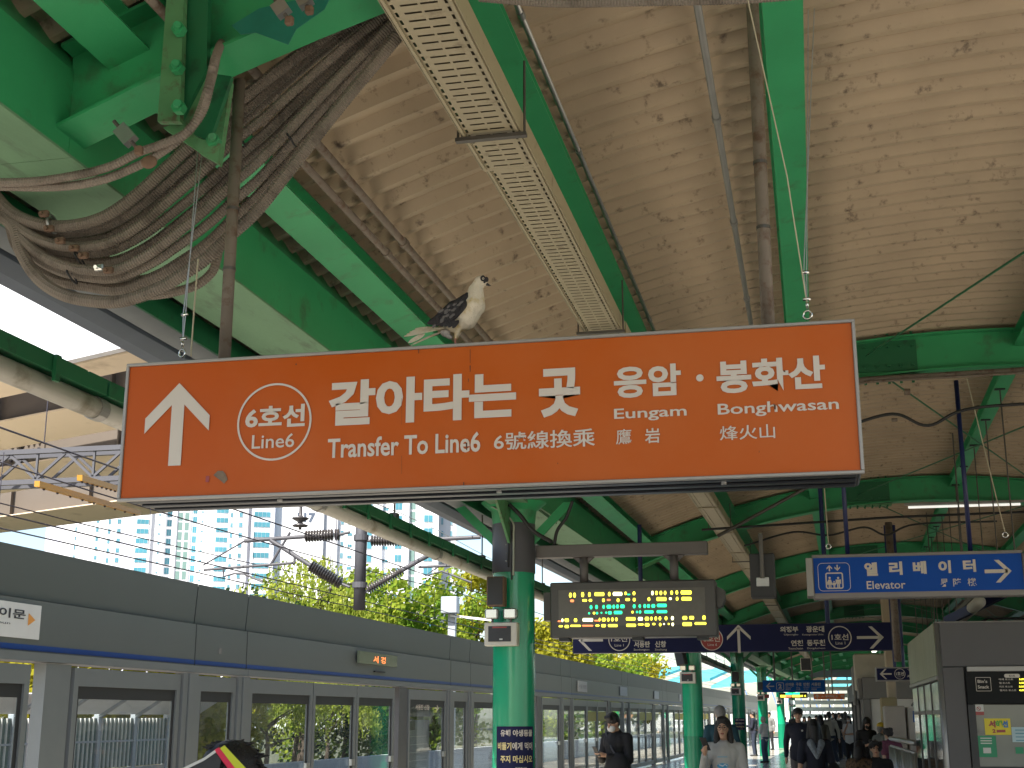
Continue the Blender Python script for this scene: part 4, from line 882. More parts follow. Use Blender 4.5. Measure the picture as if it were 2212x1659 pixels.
ty('서동탄', zg(975, 860), zg(1128, 798)); ty('신창', zg(1178, 858), zg(1284, 795)); ty('Seodongtan', zg(972, 895), zg(1122, 868), .005); ty('Sinchang', zg(1178, 895), zg(1292, 868), .005)
ty('의정부', zf(545, 600), zf(765, 525)); ty('광운대', zf(868, 600), zf(1088, 520)); ty('연천', zf(680, 770), zf(825, 695)); ty('동두천', zf(878, 770), zf(1100, 690))
ty('Uijeongbu', zf(592, 645), zf(765, 615), .004); ty('Kwangwoon Univ.', zf(820, 645), zf(1085, 615), .004); ty('Yeoncheon', zf(645, 815), zf(826, 785), .004); ty('Dongducheon', zf(882, 815), zf(1102, 785), .004)
ty('1호선', zf(1184, 698), zf(1390, 618), .02); ty('Line 1', zf(1235, 752), zf(1352, 715), .008)
ring(pY(*zf(1286, 665), YN), .145, .133, nv, SWHITE, eps=.0045)
cl1 = pY(*zg(832, 785), YN); ring(cl1, .145, .133, nv, SWHITE, eps=.0045); ty('1호선', zg(752, 805), zg(908, 745), .02); ty('Line 1', zg(788, 850), zg(875, 825), .008)
c6 = pY(*zg(1726, 778), YN); disc(c6, .138, nv, REDC, eps=.0044); ring(c6, .146, .136, nv, SWHITE, eps=.0047); text('6호선', pY(*zg(1645, 805), YN), pY(*zg(1805, 740), YN), nv, SWHITE, .02, .0055); text('Line 6', pY(*zg(1688, 845), YN), pY(*zg(1778, 818), YN), nv, SWHITE, .008, .0055)
a_ = pY(1880, 1377, YN); arrow(a_, .33, .035, 0, nv, SWHITE, .0045); a_ = pY(1596, 1380, YN); arrow(a_, .36, .035, 90, nv, SWHITE, .0045)
a_ = pY(1276, 1383, YN); arrow(a_, .33, .035, 180, nv, SWHITE, .0045)
for xx in (-2.2, .2): MB().tube([(xx, YN + .06, nb.z), (xx, YN + .06, zb(xx) + .2)], .03, 12).build('hanger_post', POLEB, nv)
# ---- elevator sign
YE = 12.3
def ze(x, y): return ((2800 + .6474 * x) / 1.8228, (1950 + .6474 * y) / 1.8228)
ev, ea, eb = sign_box('elevator_sign', 'blue elevator sign with people pictogram and right arrow hung on two blue poles', YE, *ze(625, 630), *ze(1893, 330), BLUE, mat('grey_brown_frame', (.26, .24, .24), .5), d=.2, fr=.002)
for o in ev.children:
    if o.name.startswith('face'): bpy.data.objects.remove(o)
fa = pY(*ze(632, 604), YE); fb = pY(*ze(1885, 352), YE); MB().box((fa.x, YE - .004, fa.z + .01), (fb.x, YE - .0005, fb.z - .0)).build('face', BLUE, ev)
MB().bbox((ea.x - .055, YE - .03, ea.z + .02), (ea.x + .005, YE + .22, eb.z - .03), .004).build('end_cap', ALU, ev)
MB().bbox((eb.x - .01, YE - .02, ea.z + .03), (eb.x + .03, YE + .22, eb.z - .03), .004).build('end_cap', GP, ev)
te = lambda b_, lb, rt, bold=.03: text(b_, pY(*ze(*lb), YE), pY(*ze(*rt), YE), ev, SWHITE, bold, eps=.0055)
for ch, a__, b__ in (('엘', (935, 492), (1010, 408)), ('리', (1085, 486), (1160, 403)), ('베', (1230, 480), (1306, 400)), ('이', (1385, 475), (1455, 396)), ('터', (1535, 468), (1606, 390))): te(ch, a__, b__, .045)
te('Elevator', (948, 572), (1180, 518), .01)
for ch, a__, b__ in (('昇', (1398, 557), (1440, 508)), ('降', (1474, 555), (1524, 505)), ('機', (1562, 552), (1612, 503))): te(ch, a__, b__, .01)
arrow(pY(*ze(1745, 462), YE), .225, .032, 0, ev, SWHITE, .0055, head=.44)
def rrect(c, w_, h_, r_, n=6):
    out = []
    for (sx, sz, a0) in ((1, 1, 0), (-1, 1, 90), (-1, -1, 180), (1, -1, 270)):
        for k in range(n + 1):
            a = R(a0 + 90 * k / n); out.append(Vector((c.x + sx * (w_ / 2 - r_) + r_ * math.cos(a), c.y, c.z + sz * (h_ / 2 - r_) + r_ * math.sin(a))))
    return out
def rframe(c, w_, h_, r_, t, parent, m, eps):
    A = rrect(c, w_, h_, r_); B = rrect(c, w_ - 2 * t, h_ - 2 * t, max(r_ - t, .001)); n = len(A); mb = MB()
    mb.add([p - Vector((0, eps, 0)) for p in A + B], [(k, (k + 1) % n, n + (k + 1) % n, n + k) for k in range(n)]); return mb.build('pictogram_frame', m, parent)
pc = pY(*ze(748, 497), YE); K1 = (pY(*ze(848, 497), YE).x - pY(*ze(648, 497), YE).x) / 200
rframe(pc, 196 * K1, 176 * K1, 28 * K1, 3.2 * K1, ev, SWHITE, .0055); pc2 = pY(*ze(750, 520), YE); rframe(pc2, 108 * K1, 102 * K1, 14 * K1, 8 * K1, ev, SWHITE, .0055)
arrow(pY(*ze(719, 444), YE), 38 * K1, 8 * K1, 90, ev, SWHITE, .0055, .45); arrow(pY(*ze(767, 442), YE), 38 * K1, 8 * K1, -90, ev, SWHITE, .0055, .45)
mb = MB()
for (dx, hh, sk) in ((-26, 1, 1), (26, 1, 0), (0, .6, 0)):
    c = pY(*ze(750 + dx, 560), YE) + Vector((0, -.0056, 0)); k = K1 * hh
    pt = lambda x, z: c + Vector((x * k, 0, z * k))
    mb.quad(*[pt(7 * math.cos(t_), 58 + 7 * math.sin(t_)) for t_ in [2 * math.pi * i / 14 for i in range(14)]])
    if sk: mb.quad(pt(-7, 48), pt(7, 48), pt(17, 16), pt(-17, 16)); mb.quad(pt(-8, 16), pt(-2, 16), pt(-2, -8), pt(-8, -8)); mb.quad(pt(2, 16), pt(8, 16), pt(8, -8), pt(2, -8)); mb.quad(pt(-9, 46), pt(-7, 40), pt(-18, 18), pt(-21, 22))
    else: mb.quad(pt(-16, 48), pt(16, 48), pt(16, 20), pt(11, 20), pt(9, 34), pt(8, -8), pt(1, -8), pt(1, 20), pt(-1, 20), pt(-1, -8), pt(-8, -8), pt(-9, 34), pt(-11, 20), pt(-16, 20))
mb.build('people_pictogram', SWHITE, ev)
for (u, v) in ((1834, 1215), (2104, 1190)): p = pY(u, v, 12.12); MB().tube([(p.x, YE + .08, p.z - .03), (p.x, YE + .08, zb(p.x) - .0)], .021, 14).build('hanger_pole', POLEB, ev, smooth=True)
for u in (1790, 2172):
    b_ = pY(u, 1185 if u < 2000 else 1160, 12.2); torus(b_ + Vector((0, 0, .02)), .022, .006, (.2, 1, 0)).build('shackle', ZINC, ev, smooth=True)
    MB().tube([b_ + Vector((0, 0, .04)), (b_.x - .02 if u < 2000 else b_.x - .22, 12.1, 4.55)], .005, 6).build('cord', WIREW, ev)
# ---- signs farther along
b2, a, b = sign_box('track_sign', 'mid blue sign with left arrow, boxed number 2 and four station names', 46, *zf(330, 1345), *zf(1095, 1192), MIDBLUE, MIDBLUE, fr=.01)
tb2 = lambda t_, lb, rt, bold=.03: text(t_, pY(*zf(*lb), 46), pY(*zf(*rt), 46), b2, SWHITE, bold, eps=.006)
arrow(pY(*zf(418, 1272), 46), .27, .035, 180, b2, SWHITE, .006, .42); tb2('2', (522, 1300), (562, 1242), .05); rframe(pY(*zf(543, 1272), 46), .25, .25, .04, .018, b2, SWHITE, .006)
tb2('신이문', (608, 1272), (715, 1228)); tb2('구로', (740, 1270), (808, 1228)); tb2('인천', (832, 1270), (908, 1226)); tb2('서동탄', (932, 1268), (1048, 1224))
for (x0_, x1_, s_) in ((612, 690, 'Sinimun'), (745, 790, 'Guro'), (835, 905, 'Incheon'), (932, 1050, 'Seodongtan')): tb2(s_, (x0_, 1292), (x1_, 1278), .004)
for (x0_, x1_, s_) in ((612, 672, '新里門'), (742, 795, '九老'), (838, 890, '仁川'), (935, 998, '西東灘')): tb2(s_, (x0_, 1318), (x1_, 1298), .01)
for xx in (a.x + .4, b.x - .4): MB().tube([(xx, 46.06, b.z), (xx, 46.06, 4.6)], .03, 8).build('hanger_post', GREYL, b2)
o2, a, b = sign_box('transfer_sign', 'small distant orange transfer sign with white upward arrow', 60, *zf(962, 1435), *zf(1345, 1362), mat('far_orange_face', (.75, .18, .05), .4), ALU, fr=.01)
arrow(pY(*zf(1005, 1398), 60), .20, .035, 90, o2, SWHITE, .006, .42); text('갈아타는 곳', pY(*zf(1105, 1410), 60), pY(*zf(1258, 1378), 60), o2, SWHITE, .04, .006); text('6호선', pY(*zf(1055, 1408), 60), pY(*zf(1092, 1388), 60), o2, SWHITE, .03, .006); text('응암', pY(*zf(1295, 1408), 60), pY(*zf(1335, 1380), 60), o2, SWHITE, .03, .006); text('Transfer To Line6', pY(*zf(1105, 1428), 60), pY(*zf(1240, 1416), 60), o2, SWHITE, .01, .006)
for xx in (a.x + .5, b.x - .5): MB().tube([(xx, 60.06, b.z), (xx, 60.06, 4.6)], .03, 8).build('hanger_post', GREYL, o2)
l2, a, b = sign_box('led_display', 'distant black LED display with green, yellow and orange bars under the blue track sign', 50, *zf(532, 1418), *zf(880, 1348), BLACK, DG, fr=.01)
for (x0_, x1_, z0_, z1_, m) in ((612, 695, 1352, 1378, LG), (700, 785, 1350, 1376, LG), (545, 610, 1380, 1408, LY), (612, 680, 1382, 1408, LR), (690, 795, 1380, 1406, LY), (808, 826, 1380, 1402, LY), (848, 862, 1380, 1402, LY)):
    flat([pY(*zf(x, z), 50) for x, z in ((x0_, z1_), (x1_, z1_), (x1_, z0_), (x0_, z0_))], l2, m, 'led_segments', eps=.006)
for xx in (a.x + .5, b.x - .5): MB().tube([(xx, 50.06, b.z), (xx, 50.06, 4.6)], .03, 8).build('hanger_post', GREYL, l2)
n2, a, b = sign_box('direction_sign', 'navy sign with left arrow and circled line number, cut off by the kiosk', 22, *zf(1738, 1210), *zf(2330, 1028), NAVY, ALU, fr=.02)
arrow(pY(*zf(1856, 1118), 22), .18, .024, 180, n2, SWHITE, .005, .44); ring(pY(*zf(2032, 1117), 22), .083, .075, n2, SWHITE, eps=.005); text('1호선', pY(*zf(1985, 1138), 22), pY(*zf(2082, 1090), 22), n2, SWHITE, .03, .005); text('Line 1', pY(*zf(2005, 1160), 22), pY(*zf(2060, 1146), 22), n2, SWHITE, .01, .005)
text('구로', pY(*zf(2125, 1080), 22), pY(*zf(2210, 1040), 22), n2, SWHITE, .03, .005); text('서동탄', pY(*zf(2125, 1165), 22), pY(*zf(2230, 1125), 22), n2, SWHITE, .03, .005)
for xx in (a.x + .3, b.x - .3): MB().tube([(xx, 22.06, b.z), (xx, 22.06, 4.6)], .025, 8).build('hanger_post', POLEB, n2)
MB().bbox(pY(*zf(352, 1418), 52), pY(*zf(405, 1372), 52) + Vector((0, .1, 0)), .01).build('phone_sign', REDC, label='small red phone sign beside the fifth column', cat='sign')
# ---- lamps
lt = thing('linear_lamp', pY(2122, 1300, 14.5), 'long white tubular lamp with dark top running away over the kiosk', 'lamp')
a = pY(2116, 1300, 14.2); b = pY(1978, 1424, 30)
MB().tube([a, b], .062, 16).build('tube_cover', mat('aged_white_cover', (.5, .5, .5)), lt, smooth=True); MB().obox(a + Vector((0, 0, .075)), b + Vector((0, 0, .075)), .10, .05).build('housing', STEELD, lt)
for f in (.1, .5, .9): c = a.lerp(b, f); MB().tube([c + Vector((0, 0, .1)), (c.x, c.y, zb(c.x) + .2)], .01, 6).build('hanger_rod', STEELD, lt)
fl_ = thing('fluorescent_lamp', (2.2, 19.3, 4.3), 'thin pale fluorescent tube lying across under the second arched rib', 'lamp')
p = pY(1962, 1096, 19.3); q = pY(2204, 1089, 19.3); MB().tube([p, q], .018, 10).build('tube', mat('white_tube', (.85, .85, .82), .3, emit=(1, .98, .9), estr=.35), fl_, smooth=True); MB().obox(p + Vector((-.05, .02, .045)), q + Vector((.05, .02, .045)), .05, .03).build('housing', ALU, fl_)
for k in range(9):
    Yk = 44 + k * 5.5; xx = 1.35 + S(Yk); MB().bbox((xx - .07, Yk, 3.62), (xx + .07, Yk + 1.2, 3.70), .01).build('ceiling_lamp', mat('lamp_diffuser', (.8, .8, .75), .5, emit=(1, .97, .85), estr=1.2), label='lit strip lamp far down the platform, %s of its row' % ['nearest', 'second', 'third', 'fourth', 'fifth', 'sixth', 'seventh', 'eighth', 'farthest'][k], cat='lamp', group='row of lit strip lamps')
# thin hanging rods under the right purlin
for (u, v, v2, Y) in ((2185, 888, 1450, 15.6), (2136, 1000, 1450, 18.6), (2096, 1105, 1450, 21.5)):
    pass
rods = thing('rod_hangers', (1.95, 20, 2.9), 'row of thin dark rods hanging from the right diagonal green beam', 'rods')
for k in range(12):
    Yk = 13.6 + k * 1.45; MB().tube([(1.95 + S(Yk), Yk, 2.9 - .02 * (k % 3)), (1.95 + S(Yk), Yk, zb(1.95) + .2)], .008, 6).build('rod', STEELD, rods); MB().box((1.95 - .05 + S(Yk), Yk - .02, zb(1.95) + .186), (1.95 + .05 + S(Yk), Yk + .02, zb(1.95) + .2)).build('clip', BLACK, rods)
MB().tube([(-1.2, 15.5, 3.72), (1.0, 15.5, 3.80), (3.2, 15.5, 3.82)], .014, 8).build('cross_wire', BLACK, label='dark wire stretched across above the elevator sign', cat='wire')
MB().tube([(-1.0, 15.2, 3.6), (.4, 15.4, 4.35)], .02, 8).build('strut', STEELD, label='dark diagonal strut left of the elevator sign', cat='strut')
vp = pY(1919, 1130, 21); MB().tube([(vp.x, 21, 2.4), (vp.x, 21, 4.5)], .055, 12).build('drop_pipe', PIPE, label='brown vertical drop pipe above the navy sign by the kiosk', cat='pipe', smooth=True)

# ================================================================ KIOSK, BUILDINGS AND RAILING ON THE PLATFORM
YK = 13.0
def zk(x, y): return ((3400 + .43646 * x) / 1.8228, (2300 + .43646 * y) / 1.8228)
def k(x, y, Y=YK): return pY(*zk(x, y), Y)
ks = thing('kiosk', (1.9, YK, 0), 'charcoal snack kiosk with menu board and stickered service window at the right edge', 'kiosk')
kx0 = k(648, 348).x; kz1 = k(648, 348).z; wx0 = k(905, 745).x; mz1 = k(905, 745).z; mz0 = k(940, 1012).z; gx0 = k(1005, 1085).x; gz1 = k(1005, 1085).z; gz0 = k(1045, 1645).z
KX1 = 3.6
MB().bbox((kx0 + .03, YK, mz1), (KX1, YK + .08, kz1), .006).build('front_panel', GREYWALL, ks); MB().bbox((kx0 + .03, YK, 0), (wx0, YK + .08, mz1 - .002), .006).build('front_panel', GREYWALL, ks)
MB().bbox((wx0 + .002, YK, 0), (KX1, YK + .08, gz0 - .05), .006).build('front_panel', GREYWALL, ks)
MB().tube([(kx0 + .015, YK + .03, 0), (kx0 + .015, YK + .03, kz1)], .028, 16).build('corner_trim', mat('brushed_corner_trim', (.30, .29, .29), .35, .6), ks, smooth=True)
MB().box((kx0 + .05, YK + .1, .02), (KX1, YK + 3.4, kz1 - .03)).build('body', GREYWALL, ks)
MB().bbox((kx0, YK - .01, kz1 - .004), (KX1, YK + 3.5, kz1 + .01), .003).build('roof_edge', GREYL, ks)
BKM = mat('matt_black_board', (.012, .013, .014), .5, spec=.15)
MB().bbox((wx0 + .004, YK - .03, gz1 + .0), (KX1 - .1, YK + .002, mz1 - .02), .006).build('menu_board', BKM, ks); MB().bbox((wx0 + .02, YK - .05, mz1 - .045), (KX1 - .1, YK - .031, mz1 - .0), .004).build('light_strip', ALU, ks)
KP = YK - .0345
tk = lambda b_, lb, rt, bold=.02, m=SWHITE: text(b_, Vector((k(*lb, KP).x, KP, k(*lb, KP).z)), Vector((k(*rt, KP).x, KP, k(*rt, KP).z)), ks, m, bold, eps=.002)
rframe(k(1082, 903, KP), k(1150, 900, KP).x - k(1012, 900, KP).x, k(1082, 840, KP).z - k(1082, 966, KP).z, .006, .004, ks, SWHITE, .002)
tk("Bin's", (1030, 892), (1115, 862), .02); tk('Snack', (1032, 942), (1132, 912), .02)
disc_ = rrect(k(1340, 827, KP), .135, .034, .016); flat(disc_, ks, SWHITE, 'pill_heading', eps=.002); text('토스트', Vector((k(1312, 836, KP).x, KP, k(1312, 836, KP).z)), Vector((k(1366, 818, KP).x, KP, k(1366, 818, KP).z)), ks, BKM, .02, .0035)
for i, (s_, xa, xb) in enumerate((('야채 토스트', 1220, 1350), ('햄 토스트', 1225, 1322), ('치즈 토스트', 1225, 1346), ('햄치즈 토스트', 1230, 1378))):
    tk(s_, (xa, 868 + i * 33), (xb, 850 + i * 33), .015); tk(('3,000', '3,500', '3,500', '4,000')[i], (1405, 868 + i * 33), (1465, 850 + i * 33), .02, LY)
MB().box((wx0 + .006, YK - .012, gz0 - .04), (gx0, YK + .02, gz1 - .002)).build('window_frame', BLACK, ks); MB().box((gx0, YK - .012, gz0 - .04), (KX1 - .1, YK + .02, gz0)).build('window_frame', BLACK, ks)
MB().box((gx0 + .001, YK + .0, gz0 + .001), (KX1 - .1, YK + .008, gz1 - .003)).build('service_glass', mat('hazy_kiosk_glass', (.20, .22, .21), .12, var=.25, scale=2.5), ks)
gp = YK - .004
def stick(name, label, m, x0_, y0_, x1_, y1_, cat='sticker'):
    a = k(x0_, y1_, gp); b = k(x1_, y0_, gp); return MB().box((a.x, gp - .003, a.z), (b.x, gp, b.z)).build(name, m, label=label, cat=cat), a, b
YW = mat('yellow_poster', (.75, .60, .04), .5); GRS = mat('green_poster', (.03, .28, .14), .5)
t_, a, b = stick('no_smoking_sticker', 'white and red no smoking sticker at the top left of the kiosk glass', PAPER, 1000, 1085, 1080, 1182)
MB().box((a.x, gp - .006, a.z), (b.x, gp - .0035, a.z + (b.z - a.z) * .33)).build('red_band', REDC, t_); c = Vector(((a.x + b.x) / 2, gp, a.z + (b.z - a.z) * .6)); ring(c, .018, .014, t_, REDC, eps=.0065); flat([c + Vector((-.013, 0, .009)), c + Vector((-.009, 0, .013)), c + Vector((.013, 0, -.009)), c + Vector((.009, 0, -.013))], t_, REDC, 'bar', eps=.0065)
t_, a, b = stick('yellow_sticker', 'yellow poster with colourful Korean letters and a red number on the kiosk glass', YW, 1100, 1212, 1322, 1360)
W_ = b.x - a.x; H_ = b.z - a.z
for ch, u0, u1, m in (('서', .15, .42, REDC), ('해', .42, .68, mat('leaf_green_print', (.08, .4, .06), .5)), ('선', .68, .9, mat('blue_print', (.05, .2, .5), .5))): text(ch, Vector((a.x + W_ * u0, gp, a.z + H_ * .45)), Vector((a.x + W_ * u1, gp, a.z + H_ * .88)), t_, m, .06, .0055)
text('2', Vector((a.x + W_ * .28, gp, a.z + H_ * .12)), Vector((a.x + W_ * .40, gp, a.z + H_ * .36)), t_, REDC, .06, .0055); flat([Vector((a.x + W_ * x, gp, a.z + H_ * z)) for x, z in ((.44, .14), (.78, .16), (.78, .32), (.44, .30))], t_, REDC, 'red_bar', eps=.0055)
t_, a, b = stick('green_sticker', 'green notice with pale text lines low on the kiosk glass', GRS, 1032, 1368, 1192, 1560)
W_ = b.x - a.x; H_ = b.z - a.z
for i in range(3): flat([Vector((a.x + W_ * x, gp, a.z + H_ * z)) for x, z in ((.2, .86 - i * .12), (.78, .86 - i * .12), (.78, .91 - i * .12), (.2, .91 - i * .12))], t_, PAPER, 'text_line', eps=.0055)
flat([Vector((a.x + W_ * x, gp, a.z + H_ * z)) for x, z in ((.3, .18), (.7, .18), (.7, .44), (.3, .44))], t_, PAPER, 'white_square', eps=.0055)
t_, a, b = stick('pale_sticker', 'pale blue notice at the right edge of the kiosk glass', mat('pale_blue_paper', (.45, .6, .66), .5), 1345, 1290, 1600, 1425)
for i in range(4): flat([Vector((a.x + .03 + .0 * i, gp, b.z - .03 - i * .03)), Vector((b.x - .1 - .02 * (i % 2), gp, b.z - .03 - i * .03)), Vector((b.x - .1 - .02 * (i % 2), gp, b.z - .022 - i * .03)), Vector((a.x + .03, gp, b.z - .022 - i * .03))], t_, mat('teal_print', (.1, .3, .4), .5), 'text_line', eps=.0055)
stick('small_green_sticker', 'small green square sticker at the lower right of the kiosk glass', GRS, 1375, 1470, 1440, 1530)
stick('small_dark_sticker', 'tiny grey sticker left of the yellow poster on the kiosk glass', GREYL, 1040, 1318, 1072, 1345)
# kiosk side wall towards the platform
SX = kx0
def kside(x, y): return pX(*zk(x, y), SX)
ya = YK + .06; yb_ = kside(405, 465).y
yb_ = min(yb_, 17.6); z_low = kside(410, 806).z
OLP = mat('streaked_pale_olive_panel', (.30, .32, .23), .55, var=.18, scale=2, stretch=(1, 2.2, .3), dirt=(.2, .21, .15), dscale=5)
n = 3
for i in range(n): MB().bbox((SX - .02, ya + (yb_ - ya) * i / n + .003, 1.97), (SX + .03, ya + (yb_ - ya) * (i + 1) / n - .003, kz1 - .0), .004).build('side_panel', OLP, ks)
MB().bbox((SX - .03, ya, 1.93), (SX + .03, yb_, 1.965), .004).build('side_rail', ALU, ks)
n = 4
for i in range(n):
    y0_ = ya + .03 + (yb_ - ya - .06) * i / n; y1_ = ya + .03 + (yb_ - ya - .06) * (i + 1) / n
    f_ = MB().bbox((SX - .01, y0_, .9), (SX + .03, y0_ + .05, 1.925), .004).build('side_window_frame', GREYWALL, ks)
    MB().box((SX + .0, y0_ + .052, .92), (SX + .02, y1_ - .002, 1.62)).build('pane', mat('dark_pane', (.03, .035, .035), .05), f_)
    MB().box((SX + .0, y0_ + .052, 1.66), (SX + .02, y1_ - .002, 1.915)).build('patterned_pane', mat('frosted_spotted_pane', (.42, .46, .38), .2, var=.6, scale=14), f_)
    MB().box((SX - .006, y0_ + .052, 1.622), (SX + .025, y1_ - .002, 1.658)).build('transom', GREYL, f_)
MB().bbox((SX - .015, ya, 0), (SX + .03, yb_, .895), .004).build('side_panel', GREYWALL, ks)
MB().tube([(SX + .4, YK + .3, kz1), (SX + .5, YK + .25, kz1 + .05), (SX + .8, YK + .22, kz1 + .04), (SX + 1.1, YK + .2, kz1 + .06), (SX + 1.6, YK + .2, kz1 + .02)], .012, 6).build('roof_cable', BLACK, label='black cable lying in loops on the kiosk roof edge', cat='cable')
MB().obox((1.45, 15.5, 2.62), (2.0, 14.4, 2.86), .05, .1).build('roof_beam', POLEB, label='blue painted slanting beam standing behind the kiosk roof', cat='beam')
# waiting room
def z4(x, y): return ((3000 + x * .36166) / 1.8228, (2600 + y * .36166) / 1.8228)
YB = 30.0
wr = thing('waiting_room', (2.6, YB, 0), 'grey waiting room with white walls behind the beige pillar', 'building')
c0 = pY(*z4(1092, 185), YB); zt = c0.z; X0 = c0.x
MB().bbox((X0, YB, 1.97), (X0 + 6, YB + .3, zt), .01).build('fascia', GREYL, wr); MB().box((X0 + .15, YB + .05, 0), (X0 + 6, YB + .35, 1.965)).build('wall', WARMWHITE, wr)
MB().bbox((X0 - .02, YB - .0, 0), (X0 + .14, YB + .34, 1.965), .01).build('corner_post', GREYL, wr); MB().box((X0 + .2, YB + .36, .01), (X0 + 6, YB + 9, zt - .01)).build('body', GREYL, wr)
MB().bbox((X0 - .1, YB + .1, 1.97), (X0 - .001, YB + 10, zt - .02), .01).build('side_fascia', GREYL, wr)
for i in range(6):
    y0_ = YB + .4 + i * 1.6
    MB().bbox((X0 - .05, y0_, 0), (X0 + .05, y0_ + .12, 1.965), .004).build('side_frame', GREYWALL if i % 2 else ALU, wr); MB().box((X0 - .0, y0_ + .13, .05), (X0 + .02, y0_ + 1.59, 1.95)).build('side_glass', mat('dark_pane', (.03, .03, .03)), wr)
p_ = pY(*z4(1030, 270), 31.5); t_ = MB().bbox((X0 - .16, 31.2, p_.z - .45), (X0 - .11, 32.6, p_.z + .42), .01).build('wall_plaque', GREYL, label='grey plaque with pale figure on the waiting room fascia', cat='plaque'); MB().box((X0 - .165, 31.7, p_.z - .2), (X0 - .161, 32.1, p_.z + .2)).build('pale_figure', PAPER, t_)
# beige pillar and cabinets in front of the waiting room
BEI = mat('beige_square_pillar', (.46, .38, .28), .6, var=.1)
a = pY(*z4(1372, 400), 27); b = pY(*z4(1470, 400), 27)
MB().bbox((a.x, 27, 0), (b.x, 27.4, 4.5), .02).build('square_pillar', BEI, label='beige square pillar rising through the roof behind the small navy sign', cat='pillar')
a = pY(*z4(1290, 455), 26.6); b = pY(*z4(1470, 455), 26.6); MB().bbox((a.x, 26.5, 0), (b.x, 26.9, pY(*z4(1290, 405), 26.5).z), .02).build('panel_box', mat('ochre_panel', (.38, .31, .17), .6), label='ochre panel box wrapped round the foot of the beige pillar', cat='cabinet')
a = pY(*z4(1330, 495), 25.5); b = pY(*z4(1555, 495), 25.5); cb = MB().bbox((a.x, 25.5, 0), (b.x, 26.2, a.z), .02).build('vending_machine', mat('warm_grey_cabinet', (.42, .38, .34), .5), label='tall warm grey cabinet with cables on top, left of the white machine', cat='cabinet')
MB().tube(spline([(a.x + .5, 25.8, a.z), (a.x + .6, 25.75, a.z + .1), (a.x + .8, 25.75, a.z + .12), (a.x + .9, 25.75, a.z + .02)]), .02, 6).build('cable_loop', GREYL, cb)
a = pY(*z4(1575, 510), 25.6); vm = MB().bbox((a.x, 25.6, 0), (a.x + 1.1, 26.3, a.z), .02).build('vending_machine', mat('off_white_machine', (.60, .57, .54), .4), label='white vending machine with small stickers partly hidden by the kiosk', cat='machine')
for (dx, zz, m) in ((.10, 1.5, MIDBLUE), (.10, 1.2, PAPER), (.12, .95, REDC)): MB().box((a.x + dx, 25.58, zz), (a.x + dx + .14, 25.599, zz + .2)).build('machine_sticker', m, vm)
ac = pY(*z4(1200, 110), 31); MB().bbox((ac.x - .4, 30.6, ac.z - .45), (ac.x + .45, 31, ac.z + .35), .03).build('air_conditioner', mat('cream_ac', (.5, .46, .38), .5), label='cream air conditioner unit standing on the waiting room roof', cat='air conditioner')
# stainless railing
rl = thing('stair_railing', (1.2, 24, 0), 'stainless stair railing with bright vertical bars left of the kiosk', 'railing')
a = pY(*z4(1400, 850), 23.5); a2 = pY(*z4(1662, 900), 17.5); b = Vector((a2.x, 17.5, a2.z))
MB().tube([a, b], .035, 14).build('handrail', STEEL, rl, smooth=True); MB().tube([a - Vector((0, 0, .12)), b - Vector((0, 0, .12))], .02, 10).build('upper_rail', STEEL, rl, smooth=True)
for i in range(14):
    c = a.lerp(b, i / 13); MB().tube([(c.x, c.y, .32), (c.x, c.y, c.z - .12)], .022 if i % 4 else .04, 10).build('bar', STEEL, rl, smooth=True)
MB().bbox((b.x - .06, 17.4, 0), (a.x + .12, 23.7, .36), .01).build('kerb', GREYL, rl)
# end screen of the platform
es = thing('end_screen', (2, 88, 0), 'pale louvred glass end screen closing the far end of the platform', 'screen')
LV = mat('pale_blue_glass_louvre', (.55, .68, .70), .3, emit=None)
for i in range(9): MB().bbox((-1.6, 88, .25 + i * .42), (6.8, 88.06, .50 + i * .42), .01).build('louvre', LV, es)
for i in range(8): MB().bbox((-1.6 + i * 1.18, 88.08, 0), (-1.52 + i * 1.18, 88.2, 4.1), .01).build('mullion', GREYL, es)
MB().bbox((-1.7, 87.9, 4.02), (6.9, 88.3, 4.5), .01).build('head_beam', mat('blue_grey_beam', (.15, .2, .25), .5), es)
MB().bbox((-2.4, 87, 0), (-1.75, 87.4, 3.9), .01).build('end_wall', WARMWHITE, label='cream wall strip left of the louvred end screen', cat='wall')

# ================================================================ TRACKSIDE AND CITY
# overhead line portal, drop post and cantilevers
GRS_ = mat('portal_grey_blue_steel', (.06, .06, .07), .6, .0); INS = mat('brown_insulator', (.055, .05, .05), .3)
YP = 26.4
po = thing('overhead_line_portal', (-14, YP, 6.8), 'grey lattice portal beam over the tracks with a drop post', 'portal')
for (yy, zz) in ((YP, 6.75), (YP + .5, 6.75), (YP, 7.45), (YP + .5, 7.45)): MB().obox((-34, yy, zz), (-5.5, yy, zz), .11, .11).build('chord', GRS_, po)
for i in range(20):
    xa = -34 + i * 1.42
    for yy in (YP, YP + .5):
        MB().obox((xa, yy, 6.8), (xa + .71, yy, 7.4), .06, .05, (0, 1, 0)).build('lattice', GRS_, po); MB().obox((xa + .71, yy, 7.4), (xa + 1.42, yy, 6.8), .06, .05, (0, 1, 0)).build('lattice', GRS_, po)
    MB().obox((xa, YP, 6.8), (xa, YP, 7.4), .05, .05, (0, 1, 0)).build('lattice', GRS_, po)
MB().box((-34.3, YP - .1, -1.2), (-33.9, YP + .6, 7.6)).build('mast', GRS_, po)
pp = pD(765, 1315, 28.0); xp, yp_ = pp.x, YP + .25
MB().tube([(xp, yp_, pp.z), (xp, yp_, 6.8)], .125, 20).build('drop_post', GRS_, po, smooth=True)
def at(u, v, Y=yp_): return pY(u, v, Y)
def zc(x, y): return ((1200 + .4069 * x) / 1.8228, (1950 + .4069 * y) / 1.8228)
